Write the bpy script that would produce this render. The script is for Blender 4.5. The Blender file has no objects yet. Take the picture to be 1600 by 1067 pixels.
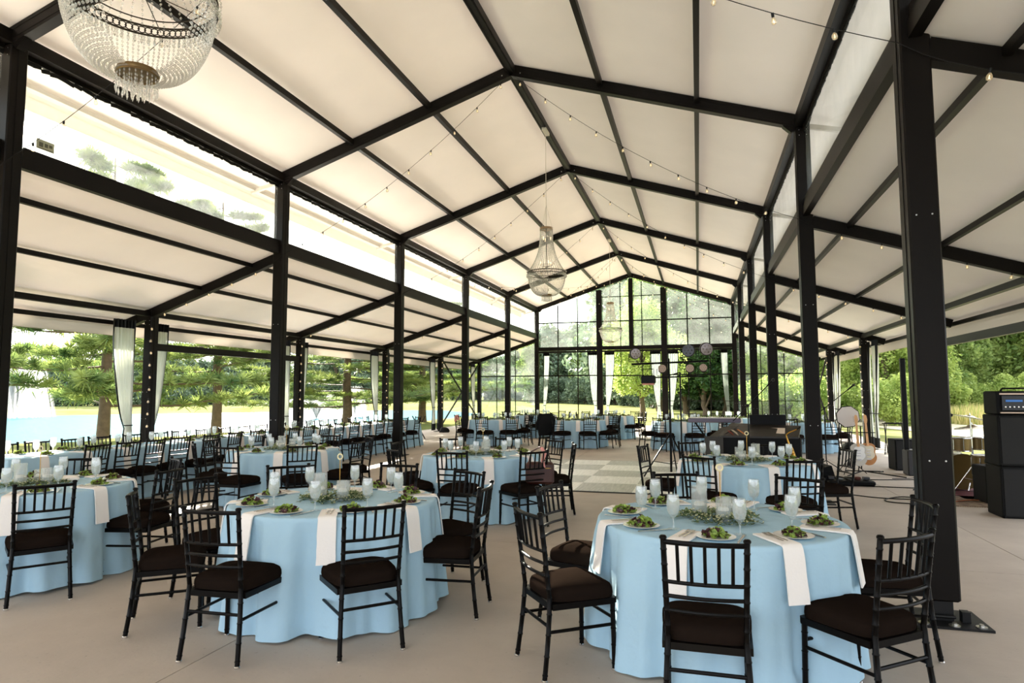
import bpy, math, random
from mathutils import Vector, Matrix, Euler, noise
PI = math.pi
R = math.radians
random.seed(7)
sc = bpy.context.scene
COL = sc.collection

# ---------------------------------------------------------------- camera, sky, sun, exposure
def make_camera():
    f, pitch, yaw, roll, h = 1013.9, .0789, .2786, -.0028, 1.58
    c, s = math.cos(yaw), math.sin(yaw)
    r = Vector((c, s, 0)); F = Vector((-s, c, 0)); U = Vector((0, 0, 1))
    c, s = math.cos(pitch), math.sin(pitch)
    F2 = c*F + s*U; U2 = -s*F + c*U
    c, s = math.cos(roll), math.sin(roll)
    X = c*r + s*U2; Y = -s*r + c*U2
    cd = bpy.data.cameras.new('camera'); cd.sensor_width = 36; cd.lens = f/1600*36
    cd.clip_start = .05; cd.clip_end = 900
    co = bpy.data.objects.new('camera', cd); COL.objects.link(co)
    m = Matrix((X, Y, -F2)).transposed().to_4x4(); m.translation = (0, 0, h)
    co.matrix_world = m
    sc.camera = co
make_camera()
sc.view_settings.view_transform = 'Standard'
sc.view_settings.look = 'None'
sc.view_settings.gamma = 1
sc.view_settings.use_curve_mapping = False
sc.view_settings.exposure = .85
sc.cycles.max_bounces = 10
sc.cycles.transparent_max_bounces = 24
sc.cycles.diffuse_bounces = 6
sc.cycles.sample_clamp_indirect = 6

SUN_TRAVEL = Vector((1, -1.3, -.622)).normalized()
sd = bpy.data.lights.new('sun', 'SUN'); sd.energy = 25.0; sd.angle = R(.7); sd.color = (1, .92, .8)
so = bpy.data.objects.new('sun', sd); COL.objects.link(so)
so.rotation_euler = SUN_TRAVEL.to_track_quat('-Z', 'Y').to_euler()

w = bpy.data.worlds.new('sky'); sc.world = w; w.use_nodes = True
nt = w.node_tree; nt.nodes.clear()
tc = nt.nodes.new('ShaderNodeTexCoord')
dp = nt.nodes.new('ShaderNodeVectorMath'); dp.operation = 'DOT_PRODUCT'
dp.inputs[1].default_value = -SUN_TRAVEL
nt.links.new(tc.outputs['Generated'], dp.inputs[0])
rp = nt.nodes.new('ShaderNodeValToRGB')
rp.color_ramp.elements[0].position = 0; rp.color_ramp.elements[0].color = (.78, .84, .92, 1)
rp.color_ramp.elements[1].position = 1; rp.color_ramp.elements[1].color = (1, .97, .91, 1)
e = rp.color_ramp.elements.new(.45); e.color = (.92, .94, .96, 1)
nt.links.new(dp.outputs['Value'], rp.inputs[0])
mr = nt.nodes.new('ShaderNodeMapRange'); mr.inputs[1].default_value = -1; mr.inputs[2].default_value = 1
mr.inputs[3].default_value = 1.6; mr.inputs[4].default_value = 3.0
nt.links.new(dp.outputs['Value'], mr.inputs[0])
bg = nt.nodes.new('ShaderNodeBackground'); wo = nt.nodes.new('ShaderNodeOutputWorld')
nt.links.new(rp.outputs[0], bg.inputs[0]); nt.links.new(mr.outputs[0], bg.inputs[1])
nt.links.new(bg.outputs[0], wo.inputs[0])

# ---------------------------------------------------------------- materials
def lin(c):
    return tuple((x/255/12.92 if x/255 <= .04045 else ((x/255+.055)/1.055)**2.4) for x in c)
def mat(name, rgb, rough=.5, metal=0, spec=.5, var=0, scale=8, bump=0, bscale=60, rgb2=None, trans=0, sheen=0):
    m = bpy.data.materials.new(name); m.use_nodes = True
    n = m.node_tree.nodes; L = m.node_tree.links
    b = n['Principled BSDF']; c = lin(rgb)
    b.inputs['Base Color'].default_value = (*c, 1); b.inputs['Roughness'].default_value = rough
    b.inputs['Metallic'].default_value = metal; b.inputs['Specular IOR Level'].default_value = spec
    b.inputs['Sheen Weight'].default_value = sheen
    if var or rgb2 or bump:
        t = n.new('ShaderNodeTexCoord')
    if var or rgb2:
        ns = n.new('ShaderNodeTexNoise'); ns.inputs['Scale'].default_value = scale; ns.inputs['Detail'].default_value = 6
        L.new(t.outputs['Object'], ns.inputs['Vector'])
        r = n.new('ShaderNodeValToRGB'); r.color_ramp.elements[0].position = .32; r.color_ramp.elements[1].position = .68
        c2 = lin(rgb2) if rgb2 else tuple(min(1, x*(1+var)) for x in c)
        c1 = c if rgb2 else tuple(x*(1-var) for x in c)
        r.color_ramp.elements[0].color = (*c1, 1); r.color_ramp.elements[1].color = (*c2, 1)
        L.new(ns.outputs['Fac'], r.inputs[0]); L.new(r.outputs[0], b.inputs['Base Color'])
    if bump:
        nb = n.new('ShaderNodeTexNoise'); nb.inputs['Scale'].default_value = bscale; nb.inputs['Detail'].default_value = 4
        L.new(t.outputs['Object'], nb.inputs['Vector'])
        bp = n.new('ShaderNodeBump'); bp.inputs['Strength'].default_value = bump; bp.inputs['Distance'].default_value = .03 if bscale < 10 else .01
        L.new(nb.outputs['Fac'], bp.inputs['Height']); L.new(bp.outputs[0], b.inputs['Normal'])
    if trans:
        tr = n.new('ShaderNodeBsdfTranslucent'); mx = n.new('ShaderNodeMixShader'); mx.inputs[0].default_value = trans
        if var or rgb2: L.new(r.outputs[0], tr.inputs[0])
        else: tr.inputs[0].default_value = (*c, 1)
        L.new(b.outputs[0], mx.inputs[1]); L.new(tr.outputs[0], mx.inputs[2])
        L.new(mx.outputs[0], n['Material Output'].inputs[0])
    return m
def clear(name, rgb=(255, 255, 255), milk=.2, gloss=.08, milkcol=(235, 238, 236), rough=.05, cloudy=0, cscale=2):
    """see-through film or glass: transparent + a little milky scatter + reflection"""
    m = bpy.data.materials.new(name); m.use_nodes = True
    n = m.node_tree.nodes; L = m.node_tree.links; n.clear()
    out = n.new('ShaderNodeOutputMaterial')
    t = n.new('ShaderNodeBsdfTransparent'); t.inputs[0].default_value = (*lin(rgb), 1)
    d = n.new('ShaderNodeBsdfDiffuse'); d.inputs[0].default_value = (*lin(milkcol), 1)
    tl = n.new('ShaderNodeBsdfTranslucent'); tl.inputs[0].default_value = (*lin(milkcol), 1)
    md = n.new('ShaderNodeMixShader'); md.inputs[0].default_value = .6
    L.new(d.outputs[0], md.inputs[1]); L.new(tl.outputs[0], md.inputs[2])
    m1 = n.new('ShaderNodeMixShader'); m1.inputs[0].default_value = milk
    if cloudy:
        tcn = n.new('ShaderNodeTexCoord'); ns = n.new('ShaderNodeTexNoise'); ns.inputs['Scale'].default_value = cscale
        ns.inputs['Detail'].default_value = 8; ns.inputs['Roughness'].default_value = .65
        L.new(tcn.outputs['Object'], ns.inputs['Vector'])
        mp = n.new('ShaderNodeMapRange'); mp.inputs[1].default_value = .3; mp.inputs[2].default_value = .7
        mp.inputs[3].default_value = max(0, milk-cloudy); mp.inputs[4].default_value = milk+cloudy
        L.new(ns.outputs['Fac'], mp.inputs[0]); L.new(mp.outputs[0], m1.inputs[0])
    L.new(t.outputs[0], m1.inputs[1]); L.new(md.outputs[0], m1.inputs[2])
    g = n.new('ShaderNodeBsdfGlossy'); g.inputs['Roughness'].default_value = rough
    m2 = n.new('ShaderNodeMixShader'); m2.inputs[0].default_value = gloss
    L.new(m1.outputs[0], m2.inputs[1]); L.new(g.outputs[0], m2.inputs[2]); L.new(m2.outputs[0], out.inputs[0])
    return m
def emit(name, rgb, s):
    m = bpy.data.materials.new(name); m.use_nodes = True
    b = m.node_tree.nodes['Principled BSDF']
    b.inputs['Emission Color'].default_value = (*lin(rgb), 1); b.inputs['Emission Strength'].default_value = s
    b.inputs['Base Color'].default_value = (*lin(rgb), 1)
    return m

FRAME = mat('frame_bronze', (19, 15, 12), .42, 0, .12, var=.12, scale=3)
FRAMEB = mat('frame_black', (12, 11, 11), .5, 0, .3)
BOLT = mat('zinc', (190, 188, 182), .3, 1)
MEMB = mat('roof_fabric', (242, 236, 230), .7, 0, .2, var=.02, scale=1.2, bump=.12, bscale=1.4, trans=.13)
VALM = mat('valance_fabric', (214, 207, 197), .7, 0, .2, trans=.4)
VINYL = clear('clear_vinyl', (246, 248, 246), .06, .05, (205, 210, 210), cloudy=.05, cscale=1.5)
VINYLG = clear('clear_vinyl_gable', (236, 242, 236), .05, .03, cloudy=.03, cscale=1.2)
CURT = clear('sheer_curtain', (252, 253, 250), .62, .03, (238, 239, 234), .3)
CHB = mat('chair_black', (8, 6, 5), .36, 0, .12, bump=.05, bscale=200)
CUSH = mat('cushion_black', (30, 23, 19), .95, 0, .0, bump=.15, bscale=500)
CHROME = mat('chrome', (220, 220, 222), .15, 1)
STEEL = mat('cutlery_steel', (205, 200, 195), .25, 1)
CLOTH = mat('pale_blue_cloth', (178, 212, 231), .75, 0, .2, var=.02, scale=3, bump=.9, bscale=4, trans=.13)
CURTG = clear('sheer_curtain_gable', (240, 244, 240), .34, .03, (200, 206, 200), .3)
WHITE = mat('napkin_white', (240, 234, 228), .8, 0, .2, bump=.2, bscale=80)
PLATE = mat('china_white', (238, 236, 232), .15, 0, .5)
GLASS = clear('glass', (250, 252, 252), .16, .10, (250, 252, 252))
ICEW = clear('ice_water', (240, 243, 242), .42, .08, (246, 248, 246), .2)
WAX = mat('white_wax', (246, 242, 234), .5, trans=.2)
LEAFA = mat('eucalyptus', (84, 104, 62), .6, var=.35, scale=14, trans=.13)
SALG = mat('salad_green', (134, 158, 66), .5, var=.45, scale=60, trans=.13)
SALR = mat('salad_red', (66, 26, 34), .5, var=.4, scale=60)
SALC = mat('salad_crumb', (224, 206, 160), .7)
GOLD = mat('brass', (200, 158, 84), .25, 1)
CRYST = clear('crystal', (250, 248, 244), .35, .12, (255, 253, 248), .12)
def _crystal():
    n = CRYST.node_tree.nodes; L = CRYST.node_tree.links; out = n['Material Output']; src = out.inputs[0].links[0].from_socket
    g = n.new('ShaderNodeBsdfGlass'); g.inputs['IOR'].default_value = 1.45; g.inputs['Roughness'].default_value = .02
    mx = n.new('ShaderNodeMixShader'); mx.inputs[0].default_value = .5
    L.new(src, mx.inputs[1]); L.new(g.outputs[0], mx.inputs[2]); L.new(mx.outputs[0], out.inputs[0])
_crystal()
ANTIQ = mat('antique_metal', (60, 52, 42), .4, .8)
BULB = emit('bulb_warm', (255, 226, 180), 1.6)
BULBG = clear('bulb_glass', (255, 250, 240), .35, .15, (255, 246, 225))
BLACK = mat('matt_black', (8, 8, 8), .7, 0, .2)
BLACKP = mat('black_plastic', (10, 10, 11), .45, 0, .15)
CONC = None
# ---------------------------------------------------------------- mesh helpers
class MB:
    def __init__(s): s.v = []; s.f = []; s.mi = []; s.m = 0
    def add(s, vs, fs):
        o = len(s.v); s.v += [tuple(v) for v in vs]
        for f in fs: s.f.append(tuple(i+o for i in f)); s.mi.append(s.m)
        return s
    def box(s, c, d, rz=0, rot=None):
        x, y, z = d[0]/2, d[1]/2, d[2]/2
        vs = [Vector((a*x, b*y, e_*z)) for a in (-1, 1) for b in (-1, 1) for e_ in (-1, 1)]
        M = rot.to_matrix() if rot else Matrix.Rotation(rz, 3, 'Z')
        vs = [M @ v + Vector(c) for v in vs]
        return s.add(vs, [(0, 1, 3, 2), (4, 6, 7, 5), (0, 4, 5, 1), (2, 3, 7, 6), (0, 2, 6, 4), (1, 5, 7, 3)])
    def bx(s, x0, x1, y0, y1, z0, z1):
        return s.box(((x0+x1)/2, (y0+y1)/2, (z0+z1)/2), (abs(x1-x0), abs(y1-y0), abs(z1-z0)))
    def bevbox(s, c, d, b, rz=0):
        """box with chamfered edges"""
        x, y, z = d[0]/2, d[1]/2, d[2]/2
        M = Matrix.Rotation(rz, 3, 'Z'); n0 = len(s.v); vs = []
        prof = [(-z, b), (-z+b, 0), (z-b, 0), (z, b)]
        for zz, ins in prof:
            X, Y = x-ins, y-ins; k = b if ins == 0 else b*.6
            for px, py in ((-X+k, -Y), (X-k, -Y), (X, -Y+k), (X, Y-k), (X-k, Y), (-X+k, Y), (-X, Y-k), (-X, -Y+k)):
                vs.append(M @ Vector((px, py, zz)) + Vector(c))
        fs = [tuple(range(7, -1, -1)), tuple(range(24, 32))]
        for r_ in range(3):
            for i in range(8):
                j = (i+1) % 8; fs.append((r_*8+i, r_*8+j, r_*8+8+j, r_*8+8+i))
        return s.add(vs, fs)
    def bar(s, p0, p1, w_, h_, up=(0, 0, 1)):
        """rectangular bar; w_ across, h_ along up"""
        p0, p1 = Vector(p0), Vector(p1); d = (p1-p0).normalized(); u = Vector(up)
        sd_ = d.cross(u).normalized(); u = sd_.cross(d).normalized()
        vs = []
        for p in (p0, p1):
            for a, b in ((-1, -1), (1, -1), (1, 1), (-1, 1)): vs.append(p + sd_*a*w_/2 + u*b*h_/2)
        return s.add(vs, [(3, 2, 1, 0), (4, 5, 6, 7), (0, 1, 5, 4), (1, 2, 6, 5), (2, 3, 7, 6), (3, 0, 4, 7)])
    def tube(s, pts, r, n=8, cap=True):
        pts = [Vector(p) for p in pts]; rs = r if isinstance(r, (list, tuple)) else [r]*len(pts)
        prev = None; vs = []
        for i, p in enumerate(pts):
            t = (pts[min(i+1, len(pts)-1)] - pts[max(i-1, 0)])
            if t.length < 1e-9: t = Vector((0, 0, 1))
            t.normalize()
            if prev is None:
                a = Vector((0, 0, 1)) if abs(t.z) < .9 else Vector((1, 0, 0)); prev = t.cross(a).normalized()
            else:
                prev = (prev - t*prev.dot(t))
                if prev.length < 1e-6: prev = t.orthogonal()
                prev.normalize()
            q = t.cross(prev)
            for k in range(n):
                a = 2*PI*k/n; vs.append(p + (prev*math.cos(a)+q*math.sin(a))*rs[i])
        fs = []
        for i in range(len(pts)-1):
            for k in range(n):
                j = (k+1) % n; fs.append((i*n+k, i*n+j, (i+1)*n+j, (i+1)*n+k))
        if cap: fs.append(tuple(range(n-1, -1, -1))); fs.append(tuple(range((len(pts)-1)*n, len(pts)*n)))
        return s.add(vs, fs)
    def lathe(s, prof, n=16, c=(0, 0, 0), M=None):
        vs = []; c = Vector(c)
        for r_, z in prof:
            for k in range(n):
                a = 2*PI*k/n; v = Vector((r_*math.cos(a), r_*math.sin(a), z)); vs.append((M @ v if M else v)+c)
        fs = []
        for i in range(len(prof)-1):
            for k in range(n):
                j = (k+1) % n; fs.append((i*n+k, i*n+j, (i+1)*n+j, (i+1)*n+k))
        if prof[0][0] > 1e-5: fs.append(tuple(range(n-1, -1, -1)))
        if prof[-1][0] > 1e-5: fs.append(tuple(range((len(prof)-1)*n, len(prof)*n)))
        return s.add(vs, fs)
    def torus(s, R_, r_, n=32, k=6, c=(0, 0, 0), M=None):
        vs = []; c = Vector(c)
        for i in range(n):
            a = 2*PI*i/n
            for j in range(k):
                b = 2*PI*j/k; v = Vector(((R_+r_*math.cos(b))*math.cos(a), (R_+r_*math.cos(b))*math.sin(a), r_*math.sin(b)))
                vs.append((M @ v if M else v)+c)
        fs = [(i*k+j, ((i+1) % n)*k+j, ((i+1) % n)*k+(j+1) % k, i*k+(j+1) % k) for i in range(n) for j in range(k)]
        return s.add(vs, fs)
    def octa(s, p, r_, rz=None):
        x, y, z = p; rz = rz or r_
        return s.add([(x+r_, y, z), (x, y+r_, z), (x-r_, y, z), (x, y-r_, z), (x, y, z+rz), (x, y, z-rz)],
                     [(0, 1, 4), (1, 2, 4), (2, 3, 4), (3, 0, 4), (1, 0, 5), (2, 1, 5), (3, 2, 5), (0, 3, 5)])
    def prism(s, poly, z0, z1):
        n = len(poly); vs = [(x, y, z0) for x, y in poly]+[(x, y, z1) for x, y in poly]
        fs = [tuple(range(n-1, -1, -1)), tuple(range(n, 2*n))]+[(i, (i+1) % n, n+(i+1) % n, n+i) for i in range(n)]
        return s.add(vs, fs)
    def scale(s, g): s.v = [(x*(1+(g-1)*.3), y*(1+(g-1)*.3), z*g) for x, y, z in s.v]; return s
    def build(s, name, m, parent=None, smooth=35):
        me = bpy.data.meshes.new(name); me.from_pydata(s.v, [], s.f); me.update()
        for x in (m if isinstance(m, (list, tuple)) else [m]): me.materials.append(x)
        if max(s.mi or [0]): me.polygons.foreach_set('material_index', s.mi)
        if smooth:
            me.polygons.foreach_set('use_smooth', [True]*len(me.polygons)); me.set_sharp_from_angle(angle=R(smooth))
        o = bpy.data.objects.new(name, me); COL.objects.link(o)
        if parent: o.parent = parent
        return o
def tag(o, label=None, cat=None, group=None, kind=None):
    if label: o['label'] = label
    if cat: o['category'] = cat
    if group: o['group'] = group
    if kind: o['kind'] = kind
    return o
def empty(name, loc=(0, 0, 0), rz=0):
    o = bpy.data.objects.new(name, None); COL.objects.link(o); o.location = loc; o.rotation_euler = (0, 0, rz)
    o.empty_display_size = .1
    return o
def struct(mb, name, m, smooth=35): return tag(mb.build(name, m, None, smooth), kind='structure')
def kids(o): return KIDS.get(o.name, [])
KIDS = {}
def index_kids():
    KIDS.clear()
    for o in bpy.data.objects:
        if o.parent: KIDS.setdefault(o.parent.name, []).append(o)
def copy_tree(o, parent=None):
    c = o.copy(); COL.objects.link(c)
    if parent: c.parent = parent
    for ch in [x for x in kids(o)]: copy_tree(ch, c)
    return c
def put(proto, used, loc, rz, label, cat, group=None):
    """first call moves the prototype itself, later calls copy it"""
    o = proto if not used[0] else copy_tree(proto)
    used[0] = True
    o.location = loc; o.rotation_euler = (0, 0, rz)
    return tag(o, label, cat, group)
def inst(me_obj, name, parent, loc=(0, 0, 0), rot=(0, 0, 0)):
    o = bpy.data.objects.new(name, me_obj.data); COL.objects.link(o); o.parent = parent; o.location = loc; o.rotation_euler = rot
    return o
TN = [0]
def trim(mb, m=None):
    TN[0] += 1
    return struct(mb, 'trim_%d' % TN[0], m or FRAME)
WN = [0]
def window(mb, m):
    WN[0] += 1
    return struct(mb, 'window_%d' % WN[0], m)

# ---------------------------------------------------------------- the tent
XC, W, Y1, S = -2.917, 4.40, 10.185, 5.0
EH, RH, LH, OH, WO = 5.515, 6.932, 3.97, 3.07, 7.33
CW = .2
YF = {k: Y1+S*(k-1) for k in range(-1, 6)}
RZ = RH+.21; SL = (RH-EH)/W; SLO = (LH-OH)/(WO-W-CW)
def zm(dx): return RZ-SL*abs(dx)                      # main roof membrane height at distance dx from the ridge
def zo(dx): return LH+.2-SLO*(abs(dx)-W-CW)           # aisle roof membrane height
SIDE = {-1: 'left', 1: 'right'}
ORD = {-1: 'behind the camera', 0: 'nearest the camera', 1: 'second from the camera', 2: 'third from the camera',
       3: 'fourth from the camera', 4: 'fifth from the camera', 5: 'by the gable'}
def column(x0, x1, y, ztop, label, cover=False):
    t = empty('tent_column', ((x0+x1)/2, y+.1, 0)); tag(t, label, 'column')
    hx = abs(x1-x0)/2
    zb = .15 if cover else .01
    m = MB(); m.bevbox((0, 0, (zb+ztop)/2), (2*hx, CW, ztop-zb), .012)
    for sx in (-1, 1):                                # keder grooves on the faces
        m.box((sx*(hx+.002), 0, (zb+ztop)/2), (.006, .03, ztop-zb-.02))
    m.build('shaft', FRAME, t)
    p = MB()
    p.box((0, 0, .008), (.46 if not cover else .5, .40, .016)); p.build('base_plate', FRAMEB, t)
    if cover:
        q = MB(); q.box((0, 0, .10), (.12, .12, .17)); q.tube([(-.06, -.09, .05), (.06, -.09, .05)], .012)
        q.box((.13, -.05, .05), (.05, .06, .07)); q.build('hinge', FRAMEB, t)
        for bx_, by_ in ((.19, -.15), (.03, -.16), (-.15, -.15), (.19, .13)):
            d = MB(); d.lathe([(.034, 0), (.034, .006), (.014, .007), (.014, .02), (0, .021)], 16, (bx_, by_, .016)); d.build('anchor_bolt', BOLT, t)
    b = MB()
    for z in (ztop-.3, ztop-.22, ztop*.5, 1.1):
        for sx in (-.05, .05):
            b.lathe([(.006, 0), (.006, .004), (0, .005)], 8, (sx, -.1, z), Matrix.Rotation(R(90), 3, 'X'))
    b.build('bolt', BOLT, t)
    return t
for k in range(-1, 6):
    y = YF[k]
    for s_ in (-1, 1):
        x0, x1 = XC+s_*W, XC+s_*(W+CW)
        column(min(x0, x1), max(x0, x1), y, EH+.17, 'tall dark bronze column on the %s of the centre aisle, %s' % (SIDE[s_], ORD[k]), k == 0 and s_ == 1)
        x0, x1 = XC+s_*WO, XC+s_*(WO+.17)
        column(min(x0, x1), max(x0, x1), y, OH+.16, 'short dark outer eave column on the %s side, %s' % (SIDE[s_], ORD[k]))
        # rafters of the main and aisle roofs
        m = MB()
        yb = y+.06
        a = Vector((XC+s_*(W+CW), yb, EH-SL*CW+.1)); b = Vector((XC, yb, RH+.1))
        m.bar(a, b, .12, .19)
        for q in (.02, -.02): m.bar(a+Vector((0, -.062, 0))+Vector((0, 0, q*2.6)), b+Vector((0, -.062, q*2.6)), .004, .008)
        trim(m)
        m = MB(); a = Vector((XC+s_*(W+CW-.02), yb, LH+.1)); dx = WO+.62-(W+CW)
        b = Vector((XC+s_*(WO+.62), yb, LH+.1-SLO*dx)); m.bar(a, b, .11, .17); trim(m)
        m = MB(); m.box((XC+s_*(W-.08), yb, EH+.02), (.16, .10, .1), rot=Euler((0, s_*R(45), 0))); trim(m)   # haunch bracket
m = MB()
for k in range(-1, 6):
    m.lathe([(.011, 0), (.011, .006), (0, .008)], 8, (XC-.16, YF[k]-.002, RH+.02), Matrix.Rotation(R(90), 3, 'X'))
    m.lathe([(.011, 0), (.011, .006), (0, .008)], 8, (XC+.16, YF[k]-.002, RH+.02), Matrix.Rotation(R(90), 3, 'X'))
trim(m, BOLT)
nC = 0
def membrane(p00, p01, p10, p11, name='ceiling', m=None, sag=.03, th=.012, nu=10, nv=8):
    """thin stretched fabric panel with a slight billow"""
    mb = MB(); P0 = []
    p00, p01, p10, p11 = map(Vector, (p00, p01, p10, p11)); nrm = (p10-p00).cross(p01-p00).normalized()
    if nrm.z < 0: nrm = -nrm
    for lay in (0, 1):
        for i in range(nu+1):
            for j in range(nv+1):
                u, v = i/nu, j/nv
                p = (p00*(1-u)+p10*u)*(1-v)+(p01*(1-u)+p11*u)*v
                p = p + nrm*(sag*math.sin(PI*u)*math.sin(PI*v)+lay*th); P0.append(p)
    n1 = (nu+1)*(nv+1); fs = []
    for i in range(nu):
        for j in range(nv):
            a = i*(nv+1)+j; fs.append((a, a+1, a+nv+2, a+nv+1)); fs.append((n1+a, n1+a+nv+1, n1+a+nv+2, n1+a+1))
    edge = [i*(nv+1) for i in range(nu+1)]+[nu*(nv+1)+j for j in range(1, nv+1)]+[i*(nv+1)+nv for i in range(nu-1, -1, -1)]+[j for j in range(nv-1, 0, -1)]
    for a, b in zip(edge, edge[1:]+edge[:1]): fs.append((a, b, b+n1, a+n1))
    mb.add(P0, fs)
    o = mb.build(name, m or MEMB, None, 60)
    return tag(o, kind='structure')
YA = {k: YF[k] for k in range(-1, 6)}
YA[-2] = YF[-1]-S; YA[6] = YF[5]+.35
PUR = [1/3, 2/3]
for k in range(-2, 6):
    y0, y1 = YA[k]+(.12 if k > -2 else 0), YA[k+1]
    for s_ in (-1, 1):
        ov = W+CW+.62
        membrane((XC, y0-.12, zm(0)), (XC+s_*ov, y0-.12, zm(ov)), (XC, y1, zm(0)), (XC+s_*ov, y1, zm(ov)))
        a_, b_ = W+.07, WO+.78
        membrane((XC+s_*a_, y0-.12, zo(a_)), (XC+s_*b_, y0-.12, zo(b_)), (XC+s_*a_, y1, zo(a_)), (XC+s_*b_, y1, zo(b_)))
        if k > 4: continue
        # purlins
        for f_ in PUR:
            m = MB(); dx = (W+.1)*f_; m.bar((XC+s_*dx, y0, zm(dx)-.07), (XC+s_*dx, y1, zm(dx)-.07), .075, .10); trim(m)
        m = MB(); dx = W+.04
        m.bx(XC+s_*(dx-.05), XC+s_*(dx+.05), y0, y1, EH+.0, EH+.15)
        m.bx(XC+s_*(dx+.06), XC+s_*(dx+.10), y0, y1, EH-.05, EH+.07)
        trim(m)
        # black laced webbing under the eave beam
        m = MB(); nn = 46
        for i in range(nn):
            ya = y0+(y1-y0)*(i+.5)/nn
            m.box((XC+s_*(dx+.075), ya, EH-.085+.006*(i%3)), (.012, .104, .05), rot=Euler((R(random.uniform(-14, 14)), 0, 0)))
        trim(m, FRAMEB)
        for f_ in (.17, .585):
            dx = W+CW+(WO-W-CW)*f_; m = MB(); m.bar((XC+s_*dx, y0, zo(dx)-.05), (XC+s_*dx, y1, zo(dx)-.05), .06, .07); trim(m)
        m = MB(); dx = WO+.06; m.bar((XC+s_*dx, y0, OH+.07), (XC+s_*dx, y1, OH+.07), .10, .10); trim(m)
        m = MB(); dx = WO+.66; m.bar((XC+s_*dx, YA[k]-.0, zo(dx)-.09), (XC+s_*dx, y1, zo(dx)-.09), .05, .08); trim(m)
        # lower clerestory beam: two stacked profiles
        m = MB(); dx = W+.1
        m.bx(XC+s_*(dx-.045), XC+s_*(dx+.045), y0+.08, y1, LH+.19, LH+.33)
        m.bx(XC+s_*(dx-.04), XC+s_*(dx+.04), y0+.08, y1, LH+.33, LH+.345)
        m.bx(XC+s_*(dx-.03), XC+s_*(dx+.03), y0+.08, y1, LH+.345, LH+.44)
        trim(m)
        # clear clerestory pane
        m = MB(); m.bx(XC+s_*(W+.13), XC+s_*(W+.136), y0+.08, y1, LH+.44, EH+.02); window(m, VINYL)
        # gutter strap behind the pane
        m = MB(); dx = W+CW+.5
        m.bx(XC+s_*(dx-.06), XC+s_*(dx+.06), YA[k], YA[k+1], zm(dx)-.10, zm(dx)-.04); trim(m, VALM)
        m = MB(); m.bar((XC+s_*(W+CW), y1+.05, EH+.0), (XC+s_*(W+CW+.55), y1+.05, EH-.13), .05, .07); trim(m, VALM)
    for s_ in (-1, 1):
        if k > 4: continue
        # valances: a two-fold pelmet hanging from each overhang
        for dx, z1, h_ in ((W+CW+.62, zm(W+CW+.62), .28), (WO+.78, zo(WO+.78), .30)):
            m = MB(); vs = []; fs = []; prof = [(0, 0), (.012, -.35), (.0, -.36), (.014, -.98), (0, -1)]
            for lay in (0, .008):
                for (ox, oz) in prof:
                    for ya in (YA[k], YA[k+1]): vs.append((XC+s_*(dx+ox+lay), ya, z1+oz*h_+.01))
            n_ = len(prof)
            for i in range(n_-1):
                fs += [(2*i, 2*i+1, 2*i+3, 2*i+2), (2*n_+2*i, 2*n_+2*i+2, 2*n_+2*i+3, 2*n_+2*i+1)]
            fs += [(0, 2*n_, 2*n_+1, 1), (2*n_-2, 2*n_-1, 4*n_-1, 4*n_-2)]
            m.add(vs, fs); trim(m, VALM)
for k in range(-2, 5):      # ridge beam
    m = MB(); m.bar((XC, YA[k]+.12, zm(0)-.11), (XC, YA[k+1], zm(0)-.11), .14, .12)
    for q in (-.045, .045): m.bar((XC+q, YA[k]+.12, zm(0)-.175), (XC+q, YA[k+1], zm(0)-.175), .012, .012)
    trim(m)
for k0 in (1,):              # cross bars of the doorway bays
    for s_ in (-1, 1):
        m = MB(); m.bx(XC+s_*(WO+.03), XC+s_*(WO+.10), YF[k0]+.2, YF[k0+1], 2.43, 2.57); trim(m)
        m = MB(); m.bx(XC+s_*(WO+.03), XC+s_*(WO+.10), YF[k0+1]-.16, YF[k0+1]-.02, 0, 2.44); trim(m)
for s_ in (-1, 1):           # tension bracing in the last bay
    x = XC+s_*(WO+.08); cy = (YF[4]+YF[5])/2+.1; cz = 1.62
    for (ya, za) in ((YF[4]+.2, 3.0), (YF[4]+.2, .25), (YF[5], 3.0), (YF[5], .25)):
        m = MB(); m.bar((x, ya, za), (x, cy, cz), .05, .05); trim(m)

# gable end
YG = YF[5]; yg = YG+.06
def zg(x):
    d = abs(x-XC)
    return (zm(d)-.28) if d <= W+.1 else zo(d)-.24
for x in (XC-1.477, XC+1.477):
    m = MB(); m.bevbox((x, yg, zg(x)/2), (.26, .15, zg(x)), .01); m.box((x, yg-.1, .01), (.3, .3, .02)); trim(m)
m = MB(); m.bevbox((XC, yg, (3.65+zg(XC))/2), (.20, .13, zg(XC)-3.65), .01); trim(m)
m = MB(); m.bx(XC-W, XC+W, YG, YG+.12, 3.56, 3.74); m.bx(XC-W, XC+W, YG-.02, YG+.02, 3.46, 3.54); trim(m)
def gbar(x0, x1, z, t=.05):
    m = MB(); m.bx(x0, x1, yg-.02, yg+.02, z-t/2, z+t/2); trim(m)
for a_, b_ in ((XC-W, XC-1.56), (XC-1.39, XC-.07), (XC+.07, XC+1.39), (XC+1.56, XC+W)):
    gbar(a_, b_, 4.90)
    if abs(a_-XC) < 1.5: gbar(a_, b_, 6.05, .03)
for a_, b_ in ((XC-W, XC-1.56), (XC+1.56, XC+W)):
    gbar(a_, b_, 2.38); gbar(a_, b_, 1.20, .025)
gbar(XC-1.39, XC+.55, 2.36)
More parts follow.
